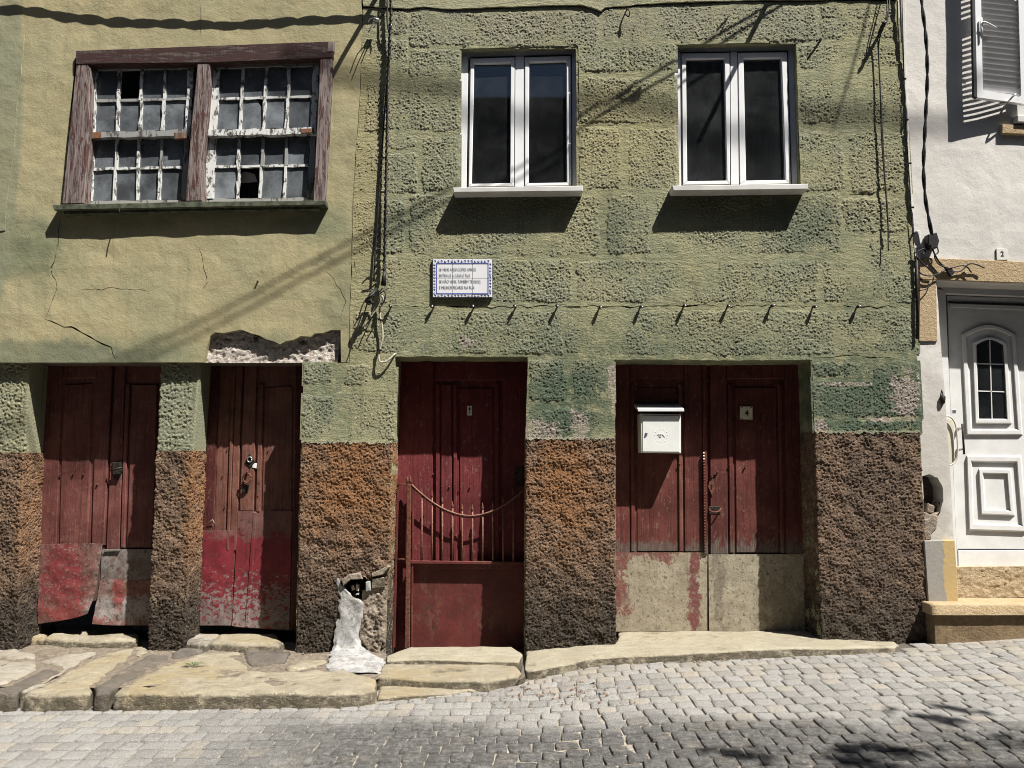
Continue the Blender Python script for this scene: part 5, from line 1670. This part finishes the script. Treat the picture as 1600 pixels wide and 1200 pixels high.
frame_ring('panel_molding', [(1510, 711), (1596, 712), (1606, 832), (1514, 829)], [(1519, 722), (1588, 723), (1596, 820), (1522, 817)], YQ - .018, .018, M['whitedoor'], dW, 0)
frame_ring('panel_molding', [(1529, 732), (1580, 733), (1586, 806), (1533, 804)], [(1537, 740), (1573, 741), (1578, 797), (1540, 795)], YQ - .018, .018, M['whitedoor'], dW, 0)
prism('kick_board', [(1497, 859.5), (1730, 861), (1735, 886), (1498, 885)], YQ - .006, .01, M['whitedoor'], dW, .002)
prism('seal', [(1497, 857.6), (1730, 859), (1730, 860.6), (1497, 859)], YQ - .004, .01, M['trim_dark'], dW)
tube('pull_handle', [W(1503.5, 662, YQ - .06), W(1506.5, 710, YQ - .06)], .0075, M['iron'], dW, 8)
for y in (669, 702):
    tube('handle_stem', [W(1496, y + 1, YQ), W(1504, y, YQ - .058)], [.012, .006], M['steel'], dW, 8)
prism('lock_body', rect(1488, 640, 1494, 646), YQ - .03, .01, M['steel'], dW, .002)

# things by the white door
lm = empty('wall_lantern', tuple(W(1475, 637, .05)), 'tiny dark wall lantern on the jamb beside the white door', 'lantern')
tube('bracket', [W(1467, 612, .04), W(1470, 608, .02), W(1473, 614, .0), W(1473, 618, .0)], .004, M['iron'], lm, 5, 3)
tube('lamp_cage', [W(1473, 617, .0), W(1473, 620, .0), W(1473, 629, .0), W(1472.5, 632, .0)], [.006, .02, .016, .006], M['iron'], lm, 6)
tube('finial', [W(1472, 632, .0), W(1471, 638, .0)], [.005, .001], M['iron'], lm, 5)
cp = empty('letter_panel', tuple(W(1478, 728, .1)), 'narrow cream panel with rounded edge standing off the jamb beside the white door', 'panel')
prism('panel', [(1471, 651), (1487, 655), (1491, 664), (1492, 716), (1488, 724), (1475, 727)], .05, .012, M['creampanel'], cp, .003)
prism('dark_edge', [(1469.5, 650), (1471.6, 651), (1475.6, 727), (1473.5, 727)], .055, .012, M['trim_dark'], cp)
tube('rim', [W(1476, 651, .03), W(1484, 651, .03), (W(1490, 657, .03)), W(1494, 668, .03), W(1496, 690, .03), W(1496, 712, .03), W(1492, 722, .03), W(1484, 727, .03), W(1477, 728, .03)], .006, M['creampanel'], cp, 6, 4)

# shutter window
w3 = empty('window', tuple(W(1610, 190, 0)), parent=wh); w3['label'] = 'upper window with white louvred shutter folded open'
prism('frame', [(1600, -305), (1612, -305), (1612, 185), (1600, 183)], YW + .08, .05, M['pvc'], w3, .003)
prism('pane', [(1610, -305), (1850, -305), (1850, 190), (1610, 184)], YW + .10, .006, M['glass_new'], w3)
prism('sill', [(1566, 194), (1850, 205), (1850, 220), (1566, 208)], YW - .03, .12, M['beige'], w3, .003)
prism('sill', [(1590, 180), (1850, 190), (1850, 200), (1590, 190)], YW - .05, .15, M['marble'], w3, .003)
# shutter: hinged at the window edge, free edge standing off the wall
def SP(px, py):
    """point on the open shutter's plane"""
    f = (1600 - px) / 80.0
    return W(px, py, -.05 - .055 * f)
def sh_bar(name, q, d, mat):
    V = []
    for p in q:
        V.append(SP(*p))
    for p in q:
        V.append(SP(*p) + np.array([.004, d, 0]))
    return mobj(name, V, [(3, 2, 1, 0), (4, 5, 6, 7), (0, 1, 5, 4), (1, 2, 6, 5), (2, 3, 7, 6), (3, 0, 4, 7)], mat, w3)
sh_bar('shutter_stile', [(1517, -300), (1527, -300), (1536, 150), (1527, 152)], .03, M['shutter'])
sh_bar('shutter_edge', [(1514, -300), (1517, -300), (1527, 152), (1522, 150)], .032, M['trim_dark'])
sh_bar('shutter_stile', [(1583, -300), (1594, -300), (1604, 163), (1596, 162)], .03, M['shutter'])
sh_bar('shutter_rail', [(1536, 141), (1596, 150), (1600, 162), (1527, 152)], .03, M['shutter'])
sh_bar('shutter_rail', [(1522, -300), (1590, -300), (1590, -280), (1524, -280)], .03, M['shutter'])
sh_bar('shutter_rail', [(1525, -22), (1590, -17), (1591, -6), (1526, -10)], .03, M['shutter'])
y = -272.0
while y < 138:
    lx = 1526 + (y + 300) * .0195; rx = 1585 + (y + 300) * .024
    t = (y + 300) / 450
    a, b = SP(lx, y), SP(rx, y + 6.5)
    dn = np.array([0, .022, -.026]); th = np.array([0, .004, -.004])
    V = [a + [0, .002, -.002], b + [0, .002, -.002], b + dn, a + dn]
    V += [v + th for v in V]
    if not (-24 < y < -6):
        mobj('louvre', V, [(0, 1, 2, 3), (7, 6, 5, 4), (0, 4, 5, 1), (1, 5, 6, 2), (2, 6, 7, 3), (3, 7, 4, 0)], M['shutter'], w3)
    y += 8.6
tube('shutter_latch', [SP(1531, 42) + [0, -.02, 0], SP(1534, 38) + [0, -.03, 0], SP(1552, 48) + [0, -.035, 0]], .007, M['shutter'], w3, 6, 3)
tube('shutter_latch', [SP(1531, 30) + [0, -.015, 0], SP(1532, 62) + [0, -.015, 0]], .008, M['shutter'], w3, 6)
tube('shutter_stay', [W(1570, 165, YW), W(1576, 158, -.08), W(1586, 148, -.10), W(1592, 150, -.08)], .007, M['steel'], w3, 6, 3)
tube('shutter_stay', [W(1562, 162, -.05), W(1590, 156, -.05)], .008, M['steel'], w3, 6)
box3('room', (W(1500, 300, .45)[0], .45, .0), (W(2290, 300, .4)[0], 3.2, 9), M['dark'], wh)
for o in list(C.objects):
    if o.name.startswith('room') and o.parent == wh: open_front(o)

# cables on the white wall
wc = empty('cable_drop', tuple(W(1458, 400, -.05)), 'black twisted cable with junction box hanging down the white wall', 'cable')
twisted('cable', [W(1434, -80, -.12), W(1440, 0, -.115), W(1447, 60, -.11), W(1449, 120, -.10), W(1446, 190, -.09), W(1443, 260, -.075), (W(1446, 310, -.06)), W(1452, 345, -.05), W(1456, 366, -.04)], .0075, M['black'], wc, .34)
prism('junction_box', [(1451, 366), (1464, 363), (1468, 376), (1465, 387), (1455, 388), (1451, 378)], -.05, .06, M['black'], wc, .004)
prism('junction_tab', [(1452, 379), (1456, 379), (1456, 383), (1452, 383)], -.052, .02, M['black'], wc, .001)
for q, r in (([(1456, 386), (1461, 398), (1468, 410), (1478, 420)], .006), ([(1464, 384), (1466, 394), (1460, 400), (1466, 412), (1476, 418)], .0045), ([(1478, 420), (1490, 418), (1502, 415), (1511, 417), (1518, 426)], .005), ([(1484, 424), (1500, 424), (1512, 414), (1520, 412), (1530, 415), (1538, 419)], .005),
             ([(1432, 400), (1440, 410), (1452, 420), (1460, 427)], .005), ([(1433, 422), (1442, 429), (1456, 431), (1470, 426), (1480, 421)], .005), ([(1460, 430), (1456, 442), (1448, 451), (1436, 454)], .004), ([(1428, 396), (1436, 392), (1443, 389), (1446, 393), (1442, 397), (1439, 394)], .0055)):
    tube('wire_loop', [W(x, y, -.022 - .01 * RNG.uniform(0, 1)) for x, y in q], r, M['black'], wc, 5, 4)
prism('tape_joint', [(1477, 416), (1488, 419), (1492, 426), (1486, 432), (1481, 424)], -.03, .02, M['black'], wc, .003)
ec_ = empty('edge_cable', tuple(W(1424, 400, 0)), 'thin clipped cable following the white corner strip', 'cable')
tube('cable', [W(1408, -60, -.02), W(1411, 60, -.018), W(1415, 180, -.018), W(1421, 280, -.018), W(1426, 362, -.018), W(1429, 400, -.018), W(1431, 470, -.018), W(1432, 530, -.018)], .0035, M['black'], ec_, 5, 5)
for x, y in ((1413, 123), (1416.5, 187), (1421, 255), (1425, 324), (1427, 364)):
    tube('clip', [W(x - 1, y, .0), W(x + 2, y, -.03)], [.005, .008], M['black'], ec_, 6)
cd_ = tube('conduit', [W(1432, 400, -.02), W(1433, 450, -.02), W(1434, 530, -.02)], .011, M['iron'], None, 6)
tag(cd_, 'short dark conduit beside the beige jamb stone', 'conduit')
sk = prism('switch_plate', [(1428, 362), (1438, 360), (1439, 384), (1429, 388)], YW - .008, .01, M['whitewall'], None, .002)
tag(sk, 'pale blank plate on the white wall beside the junction box', 'plate')

# ------------------------------------------------------------------ weeds, litter
wd = empty('weed', tuple(G(302, 1040, ZP)), 'small green weed sprouting between the flagstones', 'weed')
c0 = G(302, 1040, ZP + .004)
for i in range(11):
    an = i * 2 * math.pi / 11 + random.uniform(-.3, .3); L = random.uniform(.045, .10)
    d = np.array([math.cos(an), math.sin(an) * .9, 0])
    s_ = np.array([-d[1], d[0], 0]) * .006
    V = [c0, c0 + d * L * .5 + s_ + [0, 0, .014], c0 + d * L + [0, 0, .008], c0 + d * L * .5 - s_ + [0, 0, .014]]
    mobj('leaf', V, [(0, 1, 2, 3)], M['leaf'], wd)
gv, gf = [], []
def pebble(p, r):
    k = len(gv)
    q = [np.array(v) * r * RNG.uniform(.6, 1.2) for v in ((1, 0, 0), (0, 1, 0), (-1, 0, 0), (0, -1, 0), (0, 0, .8), (0, 0, -.6))]
    for v in q: gv.append(p + v)
    for a, b in ((0, 1), (1, 2), (2, 3), (3, 0)):
        gf.append((k + a, k + b, k + 4)); gf.append((k + b, k + a, k + 5))
for i in range(900):
    t = random.random()
    if t < .5:
        p = G(random.choice((random.uniform(-60, 30), random.uniform(215, 300), random.uniform(440, 530), random.uniform(0, 600))), random.gauss(1016, 7), ZP - .012)
    elif t < .75:
        p = road_hit(random.uniform(0, 620), random.gauss(1098, 3)) + [0, 0, .002]
    elif t < .9:
        p = road_hit(random.uniform(820, 1440), 0) if False else None
        x = random.uniform(820, 1420)
        fx = road_hit(x, 1060 if x < 900 else 1030)
        fy = float(np.interp(fx[0], FRONT[:, 0], FRONT[:, 1])) - abs(random.gauss(0, .02))
        p = np.array([fx[0], fy, float(zr(fx[0], fy)) + .002])
    else:
        p = road_hit(random.uniform(560, 960), random.gauss(1085, 9)) + [0, 0, .002]
    pebble(p, random.uniform(.003, .010))
o = mobj('grit', gv, gf, M['rubble'])
tag(o, 'loose grit and small stones along the foot of the walls and kerb', 'grit', None, 'stuff')
lv, lfc = [], []
for i in range(260):
    zone = random.random()
    if zone < .45: px, py = random.gauss(880, 60), random.gauss(1082, 10)
    elif zone < .75: px, py = random.gauss(545, 35), random.gauss(1084, 5)
    else: px, py = random.gauss(700, 60), random.gauss(1075, 8)
    p = road_hit(px, py)
    if p[1] > np.interp(p[0], FRONT[:, 0], FRONT[:, 1]) - .01: continue
    p = p + [0, 0, .006]
    an = random.uniform(0, 6.28); L = random.uniform(.006, .018)
    d = np.array([math.cos(an), math.sin(an), random.uniform(-.1, .3)]) * L; s_ = np.array([-d[1], d[0], random.uniform(-.002, .006)]) * .4
    k = len(lv)
    lv += [p - d, p + s_, p + d, p - s_]; lfc.append((k, k + 1, k + 2, k + 3))
o = mobj('leaf_litter', lv, lfc, M['dry'])
tag(o, 'dry brown leaf crumbs gathered along the kerb', 'litter', None, 'stuff')

# ------------------------------------------------------------------ opposite side of the street (seen only in reflections and by its shade)
oh = empty('opposite_house', (0, -7.0, .1), 'tall house across the street mirrored in the window panes', 'house')
for xa_, xb_, h_ in ((-30, -1.7, 11.4), (-1.68, 1.5, 7.5), (1.52, 30, 11.3)):  # unseen house masses, height and length shaped to cut sky fill and bounce
    box3('wall', (xa_, -9.5, -.2), (xb_, -6.6, h_), M['opp'], oh)
    mobj('roof', [(xa_ - .1, -6.3, h_ - .08), (xb_ + .1, -6.3, h_ - .08), (xb_ + .1, -8.2, h_ + .8), (xa_ - .1, -8.2, h_ + .8), (xa_ - .1, -9.9, h_ - .08), (xb_ + .1, -9.9, h_ - .08)], [(0, 1, 2, 3), (3, 2, 5, 4)], M['rooftile'], oh)
for i in range(6):
    for j in range(3):
        x = -11 + i * 4.2
        f_ = box3('window', (x, -6.63, 1.2 + j * 3.1), (x + 1.1, -6.58, 2.7 + j * 3.1), M['glass_new'], oh)

# slim street tree whose crown shades the paving near the camera
tr = empty('street_tree', (5.6, -3.9, .2), 'slim young street tree with a sparse crown by the kerb', 'tree')
trunk = [np.array(p) for p in ((5.6, -3.9, .2), (5.62, -3.88, 2.0), (5.5, -3.8, 3.6), (5.3, -3.65, 5.0), (5.2, -3.6, 5.6))]
tube('trunk', trunk, [.09, .08, .06, .04, .02][:5], M['bark'], tr, 8)
def leafcloud(targets):
    V, fc = [], []
    for (px, py, t, n_, rx, ry) in targets:
        g = road_hit(px, py)
        for i in range(n_):
            c_ = g + np.array([1.2, -1.0, 2.55]) * t + RNG.normal(0, 1, 3) * np.array([rx, ry, .10])
            an = RNG.uniform(0, 6.28, 2); L = RNG.uniform(.03, .06)
            d = np.array([math.cos(an[0]), math.sin(an[0]), RNG.uniform(-.4, .4)]) * L
            s_ = np.array([-math.sin(an[0]), math.cos(an[0]), RNG.uniform(-.4, .4)]) * L * .5
            k = len(V)
            V += [c_ - d, c_ + s_, c_ + d, c_ - s_]; fc.append((k, k + 1, k + 2, k + 3))
    return V, fc
targets = [(1458, 1122, 2.0, 34, .035, .025), (1380, 1172, 2.05, 60, .07, .03), (1340, 1190, 2.05, 30, .05, .02), (1150, 1178, 2.1, 26, .09, .008), (1480, 1105, 2.0, 10, .03, .03), (1592, 1160, 2.0, 16, .06, .04)]
V, fc = leafcloud(targets)
mobj('crown', V, fc, M['leaf'], tr)
for (px, py, t, n_, rx, ry) in targets[:4]:
    e = road_hit(px, py) + np.array([1.2, -1.0, 2.55]) * t
    tube('branch', [trunk[3] + [0, 0, -.4], (trunk[3] + e) / 2 + [0, 0, .05], e], [.012, .006, .003], M['bark'], tr, 5)
